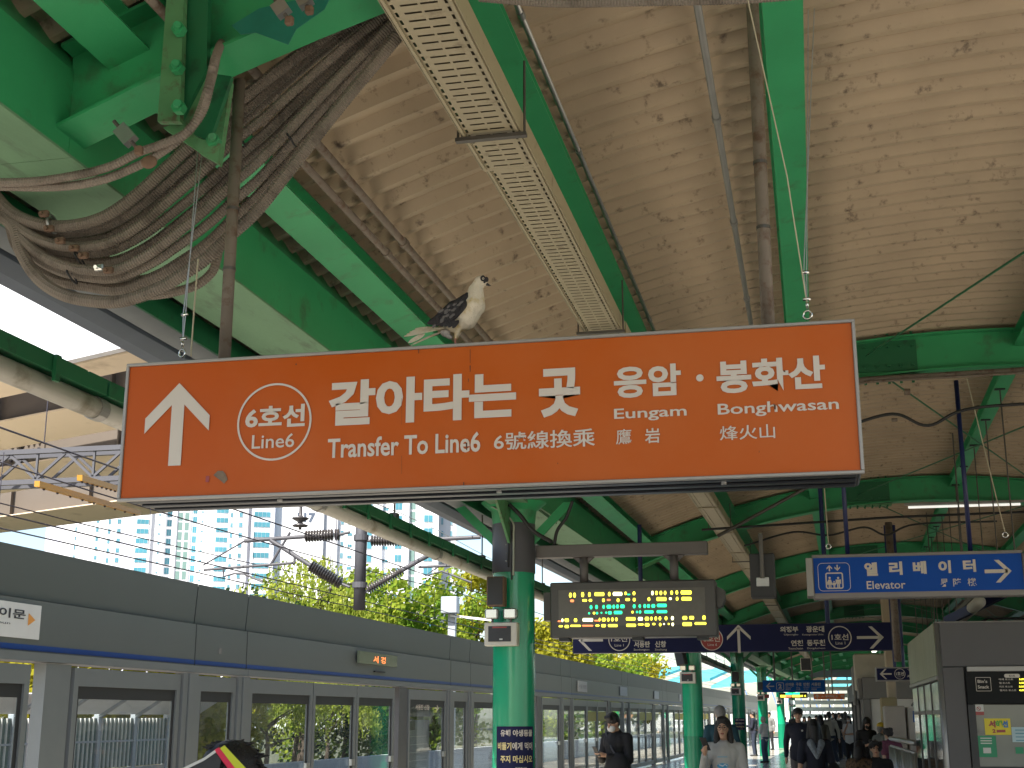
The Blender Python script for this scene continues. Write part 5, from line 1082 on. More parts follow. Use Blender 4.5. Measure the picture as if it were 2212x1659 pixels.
def z8(x, y): return ((800 + .6173 * x) / 1.8228, (2000 + .6173 * y) / 1.8228)
def insul(p, q, n, R0, parent):
    p = Vector(p); q = Vector(q); t = (q - p) / n; mb = MB().tube([p, q], R0 * .45, 8)
    for i in range(n): c = p + t * (i + .5); mb.tube([c - t * .28, c, c + t * .28], [R0 * .4, R0, R0 * .4], 12)
    mb.build('insulator', INS, parent, smooth=True)
ca = thing('cantilever_arm', (xp, yp_, 5), 'left overhead line cantilever with two long ribbed insulators', 'cantilever', 'cantilevers on the drop post')
J = lambda x, y: at(*z8(x, y))
MB().tube([J(265, 210), J(655, 182)], .045, 10).build('top_tube', GRS_, ca); insul(J(650, 182), J(830, 172), 10, .13, ca); insul(J(840, 172), J(870, 170), 2, .13, ca); MB().tube([J(870, 170), J(935, 155)], .03, 8).build('top_tube', GRS_, ca)
MB().tube([J(430, 205), J(690, 370)], .05, 10).build('stay_tube', GRS_, ca); insul(J(685, 368), J(845, 462), 11, .13, ca); insul(J(850, 465), J(878, 482), 2, .13, ca); MB().tube([J(875, 480), J(935, 505)], .03, 8).build('stay_tube', GRS_, ca)
MB().tube([J(555, 155), J(430, 362)], .03, 8).build('dropper_tube', GRS_, ca); MB().tube([J(5, 395), J(585, 350)], .03, 8).build('register_tube', GRS_, ca); MB().tube([J(583, 310), J(583, 350)], .03, 8).build('register_lug', GRS_, ca)
MB().tube([J(130, 380), J(128, 438), J(200, 418), J(262, 420), J(378, 472)], .022, 8).build('steady_arm', GRS_, ca); MB().tube([J(265, 210), J(0, 365)], .018, 6).build('tie_rod', GRS_, ca)
cb_ = thing('cantilever_arm', (xp + .2, yp_, 5), 'right overhead line cantilever crossing behind the light trough', 'cantilever', 'cantilevers on the drop post')
J = lambda x, y: at(*zc(x, y), yp_)
MB().tube([J(530, 440), J(640, 440)], .03, 8).build('top_tube', GRS_, cb_); insul(J(640, 440), J(1000, 440), 14, .12, cb_); MB().tube([J(1000, 440), J(1700, 405)], .045, 8).build('top_tube', GRS_, cb_)
MB().tube([J(555, 965), J(620, 905)], .03, 8).build('stay_tube', GRS_, cb_); insul(J(610, 915), J(950, 720), 15, .11, cb_); MB().tube([J(940, 725), J(1250, 550)], .05, 10).build('stay_tube', GRS_, cb_)
MB().tube([J(1100, 695), J(1510, 675)], .03, 8).build('register_tube', GRS_, cb_); MB().tube([J(1250, 560), J(1360, 675)], .025, 8).build('dropper_tube', GRS_, cb_); MB().tube([J(1295, 690), J(1165, 780), J(1330, 735), J(1615, 845)], .022, 8).build('steady_arm', GRS_, cb_)
for zz in (7.0 - .0, 4.35):
    MB().tube([(xp, yp_, zz - .12 if zz < 5 else J(530, 440).z), (xp, yp_, (zz - .12 if zz < 5 else J(530, 440).z) + .12)], .16, 16).build('band_clamp', GRS_, po)
hi = thing('hanging_insulator', at(648, 1145, 20), 'dark pot insulator hanging just below the orange sign', 'insulator')
p = at(648, 1144, 20); MB().tube([p + Vector((0, 0, z)) for z in (0, .04, .05, .07, .10, .12, .17, .19, .20, .24, .5, 2)], [.03, .02, .12, .13, .05, .04, .13, .14, .05, .03, .02, .02], 16).build('bell', INS, hi, smooth=True)
# overhead wires
WD = mat('overhead_wire_dark', (.05, .045, .06), .5, .5); WB = mat('sun_gleam_wire', (.75, .72, .62), .3, .6)  # the pale wires have the sun's gleam put into their colour
wl = thing('overhead_wires', (-9, 40, 5), 'overhead contact and feeder wires running along the tracks', 'wires')
for (x, z, r_, m) in ((-7.6, 4.35, .010, WD), (-7.7, 5.35, .010, WD), (-10.9, 4.35, .012, WD), (-11.1, 5.4, .012, WD), (-7.2, 6.15, .009, WB), (-8.6, 6.6, .014, WD), (-6.9, 5.0, .008, WD), (-12.9, 7.9, .014, WB), (-14.0, 5.6, .012, WD), (-16.2, 5.0, .012, WD), (-5.0, 5.25, .010, WB), (-9.8, 3.9, .010, WD), (-13, 3.6, .010, WB)):
    pts = []
    for i in range(40):
        yy = 2 + i * 4.2; f = (yy % 42) / 42; pts.append((x + S(yy) * .8, yy, z - .35 * math.sin(math.pi * f) * (1 if z > 4.5 else .1)))
    MB().tube(pts, r_, 6).build('wire', m, wl)
for i in range(14):
    yy = 12 + i * 4.2; 
    for (x, za, zb2) in ((-7.65, 4.35, 5.2), (-11.0, 4.35, 5.2)): MB().tube([(x + S(yy) * .8, yy, za), (x + S(yy) * .8, yy, zb2)], .006, 5).build('dropper', WD, wl)
OR = mat('yellow_orange_sleeve', (.42, .21, .02), .5)
for (p, q, la) in ((((80, 1045), (300, 1108)), 0, 'lower and longer yellow sleeve on the overhead wire under the viaduct'), (((172, 1032), (262, 1058)), 0, 'upper and shorter yellow sleeve on the overhead wire under the viaduct')):
    a = pD(*p[0], 24); dirx = pD(*p[1], 30 if la[0] == 'l' else 28); t_ = thing('wire_sleeve', a, la, 'sleeve'); MB().obox(a, dirx, .09, .10).build('sleeve', OR, t_)
    for i in range(9): c = a.lerp(dirx, (i + .5) / 9); MB().ell(c - Vector((0, 0, .06)), .025, 8, 6).build('stud', WD, t_)
# viaduct
vd = thing('road_viaduct', (-20, 45, 9.5), 'beige steel girder road viaduct crossing high over the tracks', 'viaduct')
VM = mat('beige_viaduct_paint', (.66, .55, .42), .6, var=.08, scale=.5, dirt=(.42, .33, .24), dscale=.5); VW = mat('shaded_viaduct_web', (.13, .108, .088), .6, var=.1, scale=.6)  # girder sides coloured darker than the beige to stand in for shade
VA = R(21.7); dirv = Vector((-math.cos(VA), math.sin(VA), 0)); nv_ = Vector((math.sin(VA), math.cos(VA), 0)); O = nv_ * 0.0 + dirv * 0.0
nn = lambda v, u=84: pZ(u, v, 10).dot(nv_)
VB = [(nn(800, 130), nn(830)), (nn(898), nn(949)), (nn(999), nn(1047)), (nn(1106), nn(1136))]
for bi, (n0, n1) in enumerate(VB):
    zz = 10.0; A = O + dirv * -22 + nv_ * n0; B = O + dirv * 75 + nv_ * n0; D = nv_ * (n1 - n0)
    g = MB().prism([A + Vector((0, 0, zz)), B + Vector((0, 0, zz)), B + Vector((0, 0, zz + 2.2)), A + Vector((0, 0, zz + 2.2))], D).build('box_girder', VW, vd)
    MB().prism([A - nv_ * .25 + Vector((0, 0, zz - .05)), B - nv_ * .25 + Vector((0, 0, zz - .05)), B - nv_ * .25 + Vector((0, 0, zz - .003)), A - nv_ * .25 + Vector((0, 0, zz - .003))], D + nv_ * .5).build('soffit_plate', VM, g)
    for j in range(18): c = A + dirv * (4 + j * 5.2) - nv_ * .14; MB().obox(c + Vector((0, 0, zz + .02)), c + Vector((0, 0, zz + 2.18)), .05, .22, (0, 1, 0)).build('stiffener', VW, g)
    if bi == 2:
        q_ = pZ(112, 1000, 10); c = O + dirv * q_.dot(dirv) + nv_ * (n0 - .05); m_ = MB().prism([c + Vector((0, 0, zz + .05)), c + dirv * 2 + Vector((0, 0, zz + .05)), c + dirv * 2 + Vector((0, 0, zz + 2.1)), c + Vector((0, 0, zz + 2.1))], nv_ * .04); m_.build('splice_plate', VW, g)
        m_ = MB()
        for i in range(6):
            for j in range(8): m_.ell(c + dirv * (.25 + i * .3) - nv_ * .03 + Vector((0, 0, zz + .2 + j * .24)), .07, 6, 4)
        o_ = m_.build('bolt', WD, g); o_['kind'] = 'stuff'
n0, n1 = VB[0][0] - .3, VB[-1][1] + 1.5
MB().prism([O + dirv * -22 + nv_ * (n0 - .3) + Vector((0, 0, 9.96)), O + dirv * 75 + nv_ * (n0 - .3) + Vector((0, 0, 9.96)), O + dirv * 75 + nv_ * (n0 - .3) + Vector((0, 0, 14.5)), O + dirv * -22 + nv_ * (n0 - .3) + Vector((0, 0, 14.5))], nv_ * .25).build('parapet', mat('pale_painted_parapet', (.60, .61, .66), .7, dirt=(.5, .5, .54), dscale=.6), vd)
for (a_, b_) in VB:
    MB().prism([O + dirv * -22 + nv_ * (a_ - .25) + Vector((0, 0, 12.2)), O + dirv * 75 + nv_ * (a_ - .25) + Vector((0, 0, 12.2)), O + dirv * 75 + nv_ * (a_ - .25) + Vector((0, 0, 12.6)), O + dirv * -22 + nv_ * (a_ - .25) + Vector((0, 0, 12.6))], nv_ * (b_ - a_ + .6)).build('deck_slab', VM, vd)
for dd in (-18, 62): 
    for f_ in (.2, .8): q = O + dirv * dd + nv_ * (n0 + (n1 - n0) * f_); MB().bbox((q.x - .8, q.y - .8, -1.3), (q.x + .8, q.y + .8, 9.94), .05).build('pier', CONC, vd)
# trackside wall, noise barrier
wl2 = MB(); strip(-17.9, -17.6, -1.25, .12, 30, 130, 10).build('trackside_wall', mat('white_fence_wall', (.62, .62, .6), .7), label='low white fence wall beyond the far track seen through the glass', cat='wall')
nb = thing('noise_barrier', (-20, 36, -1), 'grey noise barrier with slatted windows and leaning translucent top beyond the tracks', 'noise barrier')
NBF = mat('barrier_grey_frame', (.35, .38, .42), .5, .3); NBT = mat('translucent_barrier_top', (.72, .73, .76), .35, var=.12, scale=2)
NBG = mat('green_tinted_slat_glass', (.10, .16, .15), .15)
for i in range(9):
    y0_ = 21.5 + i * 2.0; x_b = -19
    MB().bbox((x_b - .08, y0_ - .08, -1.3), (x_b + .08, y0_ + .08, 1.66), .01).build('post', NBF, nb)
    MB().prism([(x_b + .1, y0_ - .07, 1.58), (x_b + .95, y0_ - .07, 2.12), (x_b + .83, y0_ - .07, 2.22), (x_b - .02, y0_ - .07, 1.70)], (0, .14, 0)).build('bent_arm', NBF, nb)
    pn_ = MB().add([(x_b + .1, y0_ + .09, 1.66), (x_b + .1, y0_ + 1.91, 1.66), (x_b + .86, y0_ + 1.91, 2.12), (x_b + .86, y0_ + .09, 2.12), (x_b + .06, y0_ + .09, 1.69), (x_b + .06, y0_ + 1.91, 1.69), (x_b + .82, y0_ + 1.91, 2.15), (x_b + .82, y0_ + .09, 2.15)], [(0, 1, 2, 3), (7, 6, 5, 4), (0, 4, 5, 1), (1, 5, 6, 2), (2, 6, 7, 3), (3, 7, 4, 0)]).build('top_panel', NBT, nb)
    MB().box((x_b - .02, y0_ + .09, .25), (x_b + .02, y0_ + 1.91, 1.56)).build('slat_glass', NBG, nb)
    for j in range(8): MB().box((x_b + .02, y0_ + .16 + j * .22, .25), (x_b + .06, y0_ + .20 + j * .22, 1.56)).build('slat', PAPER, nb)
    MB().box((x_b + .021, y0_ + .09, .92), (x_b + .07, y0_ + 1.91, .97)).build('rail', NBF, nb); MB().box((x_b - .05, y0_ + .09, -1.3), (x_b + .05, y0_ + 1.91, .23)).build('plinth', CONC, nb)

# ---- apartment towers
AW = mat('white_apartment_render', (.78, .78, .80), .8, var=.04, scale=.05); AG = mat('grey_apartment_render', (.50, .50, .53), .8, var=.05, scale=.05); AL = mat('lavender_shaded_render', (.62, .63, .70), .8, var=.05, scale=.05)  # lavender walls carry the shading between faces in their colour
WG = mat('teal_window_glass', (.06, .22, .28), .25, var=.5, scale=.15); WGB = mat('stair_strip_glass', (.14, .22, .20), .3)
def winmesh(w_, h_):
    v = MB(); v.box((-w_ / 2, -.10, 0), (w_ / 2, 0, h_)); nf = len(v.f)
    me = bpy.data.meshes.new('window'); fs = list(v.f)
    n_ = max(2, round(w_ / 1.1)); 
    for i in range(n_):
        a = -w_ / 2 + .07 + i * (w_ - .14) / n_; b = -w_ / 2 + .07 + (i + 1) * (w_ - .14) / n_ - .06; o = len(v.v); v.v += [Vector(p) for p in ((a, -.13, .08), (b, -.13, .08), (b, -.13, h_ - .08), (a, -.13, h_ - .08))]; fs.append((o, o + 1, o + 2, o + 3))
    me.from_pydata(v.v, [], fs); me.materials.append(AG); me.materials.append(WG)
    for p in me.polygons: p.material_index = 1 if p.index >= nf else 0
    return me
WM = {}
def tower(label, dist, uref, sections, wins, v_first, floor=2.8, ztop=66, strips=()):
    d0 = ray(uref, 1548); d0.z = 0; d0.normalize(); rt_ = Vector((d0.y, -d0.x, 0)); base = EYE + d0 * dist; base.z = 0
    t = bpy.data.objects.new('apartment_tower', None); COL.objects.link(t); t.location = (base.x, base.y, -1.3); tag(t, label, 'apartment block', 'apartment towers behind the trees')
    ang = math.atan2(rt_.y, rt_.x)
    def lx(u, v=1200):
        d = ray(u, v); k_ = dist / (d.x * d0.x + d.y * d0.y); p = EYE + d * k_; return (p - base).dot(rt_), p.z
    for (u0, u1, proud, m) in sections:
        a = lx(u0)[0]; b = lx(u1)[0]; mb = MB(); mb.box((a, -proud, 0), (b, 14, ztop + 1.3)); vs = []
        for v in mb.v: q = rt_ * v.x + d0 * v.y; vs.append(Vector((q.x, q.y, v.z)) + t.location)
        mb.v = vs; mb.build('wall', m, t)
    for (u0, u1, proud) in strips:
        a = lx(u0)[0]; b = lx(u1)[0]
        zz = 10
        while zz < ztop - 4:
            mb = MB(); mb.box((a, -proud - .05, zz), (b, -proud, zz + 2.3)); mb.v = [rt_ * v.x + d0 * v.y + Vector((0, 0, v.z)) + t.location for v in mb.v]; mb.build('stair_window', WGB, t); zz += 2.8
    zf1 = lx(uref, v_first)[1]
    for (uc, wpx, hm, proud) in wins:
        x = lx(uc)[0]; w_ = round(wpx * dist / 2939, 1); key = (w_, hm)
        if key not in WM: WM[key] = winmesh(w_, hm)
        kmin = int((14 - zf1) / floor); kmax = int((ztop - 4 - zf1) / floor)
        for j in range(kmin, min(kmax, kmin + 17) + 1):
            o = bpy.data.objects.new('window', WM[key]); COL.objects.link(o); o.parent = t
            q = rt_ * x + d0 * (-proud - .01); o.location = (q.x, q.y, zf1 + j * floor + 1.3); o.rotation_euler = (0, 0, ang)
    return t
tower('white apartment block at the far left behind the viaduct edge, washed out by light', 420, 180, [(95, 135, 0, AL), (135, 222, 2, AW)], [(160, 4, 1.3, 2), (206, 6, 1.3, 2)], 1150)
tower('pale apartment block with narrow window column left of the wide bays', 400, 270, [(223, 248, 0, AW), (248, 285, 2, AL), (285, 322, 3, AW), (322, 352, 2, AG), (352, 372, 0, AW)], [(232, 6, 1.5, 0), (253, 8, 1.4, 2), (304, 26, 1.5, 3), (362, 11, 2.0, 0), (340, 5, .6, 2)], 1134)
tower('apartment block with tall greenish stair strips in its middle', 390, 400, [(372, 378, 1, AW), (378, 408, .5, AG), (408, 426, 0, AW), (426, 460, 2, AW), (460, 490, 3, AL)], [(417, 10, 2.0, 0), (476, 26, 1.5, 3), (433, 5, .6, 2)], 1130, strips=((381, 390, .5), (395, 404, .5)))
tower('apartment block with blue balcony windows left of the numbered wall', 370, 545, [(490, 512, 1, AW), (512, 533, 2, AG), (533, 540, 0, AW), (540, 590, 3, AL), (590, 606, 0, AW)], [(497, 6, 1.3, 1), (517, 8, 1.3, 2), (563, 36, 1.5, 3)], 1120)
tn = tower('white gable apartment wall marked with the number 117', 330, 680, [(606, 697, 0, AW), (697, 728, -1, AG), (728, 765, -2, AW)], [(738, 7, 1.4, -2), (755, 11, .8, -2)], 1130)
tower('large right apartment block with paired windows and a dark stair strip', 285, 880, [(765, 825, 1, AL), (825, 845, 0, AW), (845, 882, 1.5, AW), (882, 899, .5, AG), (899, 912, 1, AW), (912, 946, 3, AW), (946, 985, -1, AG)], [(793, 22, 1.6, 1), (832, 12, .8, 0), (860, 17, 1.6, 1.5), (924, 21, 1.6, 3), (955, 6, 1.6, -1), (975, 6, 1.6, -1)], 1160, strips=((885, 896, .5),))
d0 = ray(680, 1548); d0.z = 0; d0.normalize()
vs, fs = text_mesh('117', .05); lo = vs.min(0); hi_ = vs.max(0)
def onp(u, v, dist):
    d = ray(u, v); return EYE + d * (dist / (d.x * d0.x + d.y * d0.y))
A = onp(642, 1128, 329.9); B = onp(682, 1108, 329.9); P = [Vector((A.x + (B.x - A.x) * (v[0] - lo[0]) / (hi_[0] - lo[0]), A.y + (B.y - A.y) * (v[0] - lo[0]) / (hi_[0] - lo[0]), A.z + (B.z - A.z) * (v[1] - lo[1]) / (hi_[1] - lo[1]))) for v in vs]
MB().add(P, fs).build('lettering', mat('slate_number_paint', (.07, .09, .13), .6), tn)

# ---- trees
LW1 = leafmat('willow_leaves', (.23, .31, .04), (.42, .45, .08)); LG1 = leafmat('green_leaves', (.14, .26, .03), (.35, .40, .05)); LY1 = leafmat('yellow_autumn_leaves', (.28, .28, .03), (.46, .42, .04)); LD1 = leafmat('dark_evergreen_leaves', (.025, .055, .03), (.05, .09, .04))
BARK = mat('tree_bark', (.09, .065, .05), .9, var=.3, bump=.6, bscale=10)
def leafpair(rnd, c, s_, V, F, droop=False):
    ax = Vector((rnd.gauss(0, 1), rnd.gauss(0, 1), rnd.gauss(0, 1))).normalized(); b = ax.orthogonal().normalized(); e = ax.cross(b)
    if droop: b = Vector((0, 0, -1)); e = Vector((rnd.gauss(0, 1), rnd.gauss(0, 1), 0)).normalized() * .45
    o = len(V); V += [c - b * s_ * .5, c + e * s_ * .35, c + b * s_ * .5, c - e * s_ * .35]; F.append((o, o + 1, o + 2, o + 3))
def tree(label, c, h, r_, lm, n=6500, seed=1, kind='round', leaf=.26, group='trees beyond the tracks', low=False):
    rnd = random.Random(seed); c = Vector(c); t = thing('willow_tree' if kind == 'willow' else 'broadleaf_tree', c, label, 'tree', group)
    mb = MB(); mb.tube(spline([c, c + Vector((.1, .1, h * .25)), c + Vector((-.1, .2, h * .5)), c + Vector((.1, 0, h * .85))], 4), [max(.03, .035 * h * (1 - k / 13)) * .8 for k in range(13)], 8)
    tips = []
    for k in range(13):
        a = rnd.uniform(0, 6.28); z0_ = h * rnd.uniform(.25, .75); e = c + Vector((math.cos(a) * r_ * rnd.uniform(.4, .85), math.sin(a) * r_ * rnd.uniform(.4, .85), z0_ + h * rnd.uniform(.08, .3))); mb.tube([c + Vector((0, 0, z0_)), c.lerp(e, .5) + Vector((0, 0, z0_ * .55)), e], [.02 * h * .5, .012 * h * .5, .02], 6); tips.append(e)
    mb.build('trunk', BARK, t, smooth=True); V = []; F = []
    cl = tips + [c + Vector((rnd.gauss(0, .42) * r_, rnd.gauss(0, .42) * r_, h * rnd.uniform(.08 if low else .35, 1.0))) for _ in range(44 if low else 24)]
    if kind == 'willow':
        for _ in range(int(n / 10)):
            a = rnd.uniform(0, 6.28); q_ = rnd.uniform(0, 1) ** .6; bump = 1 + .16 * math.sin(3 * a + seed) + .1 * math.sin(7 * a)
            top_ = h * (1.0 - .42 * q_ ** 2) * rnd.uniform(.72, 1.02) * (.92 + .08 * bump); p = c + Vector((math.cos(a) * r_ * q_ * bump, math.sin(a) * r_ * q_ * bump, top_)); L = rnd.uniform(.08, .26) * h; lean_ = rnd.uniform(.05, .45)
            for i in range(10):
                f = i / 10; w_ = L * (f - .5 * math.sin(2.6 * f) * .5)
                leafpair(rnd, p + Vector((math.cos(a) * lean_ * math.sqrt(f) + rnd.gauss(0, .07), math.sin(a) * lean_ * math.sqrt(f) + rnd.gauss(0, .07), -w_)), leaf * rnd.uniform(.6, 1.1), V, F, rnd.random() < .6)
    else:
        for _ in range(n):
            q = rnd.choice(cl); rad = r_ * .30; d = Vector((rnd.gauss(0, 1), rnd.gauss(0, 1), rnd.gauss(0, .75))).normalized() * rad * rnd.uniform(.35, 1.05) ** .6; leafpair(rnd, q + d, leaf * rnd.uniform(.7, 1.35), V, F)
    m_ = MB(); m_.add(V, F); o_ = m_.build('crown', lm, t); return t
def gp_(u, Y): p = pY(u, 1548, Y); return Vector((p.x, Y, -1.3))
TR = [('large weeping willow with hanging yellow green strands, left of the drop post', gp_(655, 75), 12.0, 5.6, LW1, 13000, 'willow', .30),
      ('willow right behind the drop post, lower than the large one', gp_(748, 82), 10.5, 4.5, LW1, 9000, 'willow', .3),
      ('bright green tree just right of the drop post', gp_(835, 80), 11.2, 4.2, LG1, 9000, 'round', .34),
      ('green tree with an orange tinge in front of the right apartment block', gp_(920, 84), 9.6, 4.2, LG1, 8000, 'round', .34),
      ('slender yellowing tree beside the near column', gp_(1020, 88), 12.2, 2.7, LY1, 6000, 'round', .32),
      ('yellow green tree glimpsed right of the near column', gp_(1215, 120), 10.5, 4.4, LY1, 6500, 'round', .4),
      ('green tree behind the long navy sign', gp_(1300, 130), 9.6, 5, LG1, 6000, 'round', .42),
      ('yellow green tree at the right end of the far tree line', gp_(1375, 140), 8.6, 4.6, LY1, 5000, 'round', .42),
      ('yellow leaved tree over the noise barrier, seen through the left glass', pX(40, 1548, -22.6) * 1.0, 5.0, 2.7, LY1, 7000, 'round', .24),
      ('yellow plane tree behind the barrier, seen through the second glass panel', pX(300, 1548, -23), 5.6, 3.2, LY1, 9000, 'round', .26),
      ('yellow tree seen through the narrow glass panel', pX(450, 1548, -23.5), 5.6, 2.8, LY1, 6000, 'round', .24),
      ('dark evergreen mass seen through the middle glass panels', pX(640, 1548, -30), 8.4, 5.2, LD1, 9000, 'round', .3),
      ('dark tree seen through the panels left of the near column', pX(800, 1548, -28), 7.6, 5.2, LG1, 9000, 'round', .34),
      ('small drooping willow in front of the dark evergreen, seen through the glass', pX(575, 1548, -25), 5.6, 2.8, LW1, 6000, 'willow', .2),
      ('round topped willow in front of the dark tree, seen through the door leaf', pX(705, 1548, -26), 5.4, 2.9, LW1, 7000, 'willow', .22),
      ('green tree seen through the glass beside the route map', pX(935, 1548, -24), 6.5, 4, LG1, 6500, 'round', .3),
      ('green bush line beyond the wall right of the near column', pX(1215, 1548, -21), 6.0, 4, LG1, 6000, 'round', .34)]
for i, (la, c, h, r_, lm, n_, kd, lf) in enumerate(TR):
    c = Vector((c.x, c.y, -1.3)); tree(la, c, h * 1.02, r_, lm, n_, 40 + i, kd, lf, low=i >= 8)
# far turquoise station roof and masts beyond the curve
TQ = mat('turquoise_roof_panel', (.10, .42, .45), .5, var=.2, scale=.3)
fr_ = thing('far_station_roof', (-9, 165, 4), 'turquoise far station roof with pale lattice seen between the trees and columns', 'roof')
for i in range(10): MB().prism([(-24 + i * 3.2, 150, 4.6 + .5 * (i % 2)), (-20.9 + i * 3.2, 150, 4.9 + .5 * (i % 2)), (-20.9 + i * 3.2, 150, 5.2 + .5 * (i % 2)), (-24 + i * 3.2, 150, 4.9 + .5 * (i % 2))], (2, 26, 2.4)).build('roof_panel', TQ, fr_)
for i in range(24): MB().obox((-25 + i * 1.4, 149.8, 2.2), (-24.3 + i * 1.4, 149.8, 4.4), .1, .1, (0, 1, 0)).build('lattice', PAPER, fr_); 
for i in range(24): MB().obox((-24.3 + i * 1.4, 149.8, 4.4), (-23.6 + i * 1.4, 149.8, 2.2), .1, .1, (0, 1, 0)).build('lattice', mat('far_blue_lattice', (.1, .2, .45), .5), fr_)
MB().box((-26, 150.5, 0), (9, 151, 2.2)).build('parapet', PAPER, fr_)
ms = thing('signal_mast', gp_(973, 70), 'pale grey lattice signal mast with box arms in front of the yellowing tree', 'mast'); b = gp_(973, 70)
MB().box((b.x - .2, 70, -1.3), (b.x + .2, 70.3, 7.4)).build('mast', NBF, ms); 
for zz in (5.6, 6.9): MB().obox((b.x, 69.8, zz), (b.x + 4, 69.8, zz - .5), .12, .25, (0, 1, 0)).build('arm', PAPER, ms)
MB().bbox((b.x - .45, 69.4, 7.0), (b.x + .45, 70, 7.9), .04).build('signal_box', NBF, ms); MB().box((b.x + .1, 69.7, 4.7), (b.x + 4.4, 69.9, 5.3)).build('arm_box', NBF, ms); MB().box((b.x + 4.2, 69.7, -1.3), (b.x + 4.4, 69.9, 6.2)).build('second_post', NBF, ms)

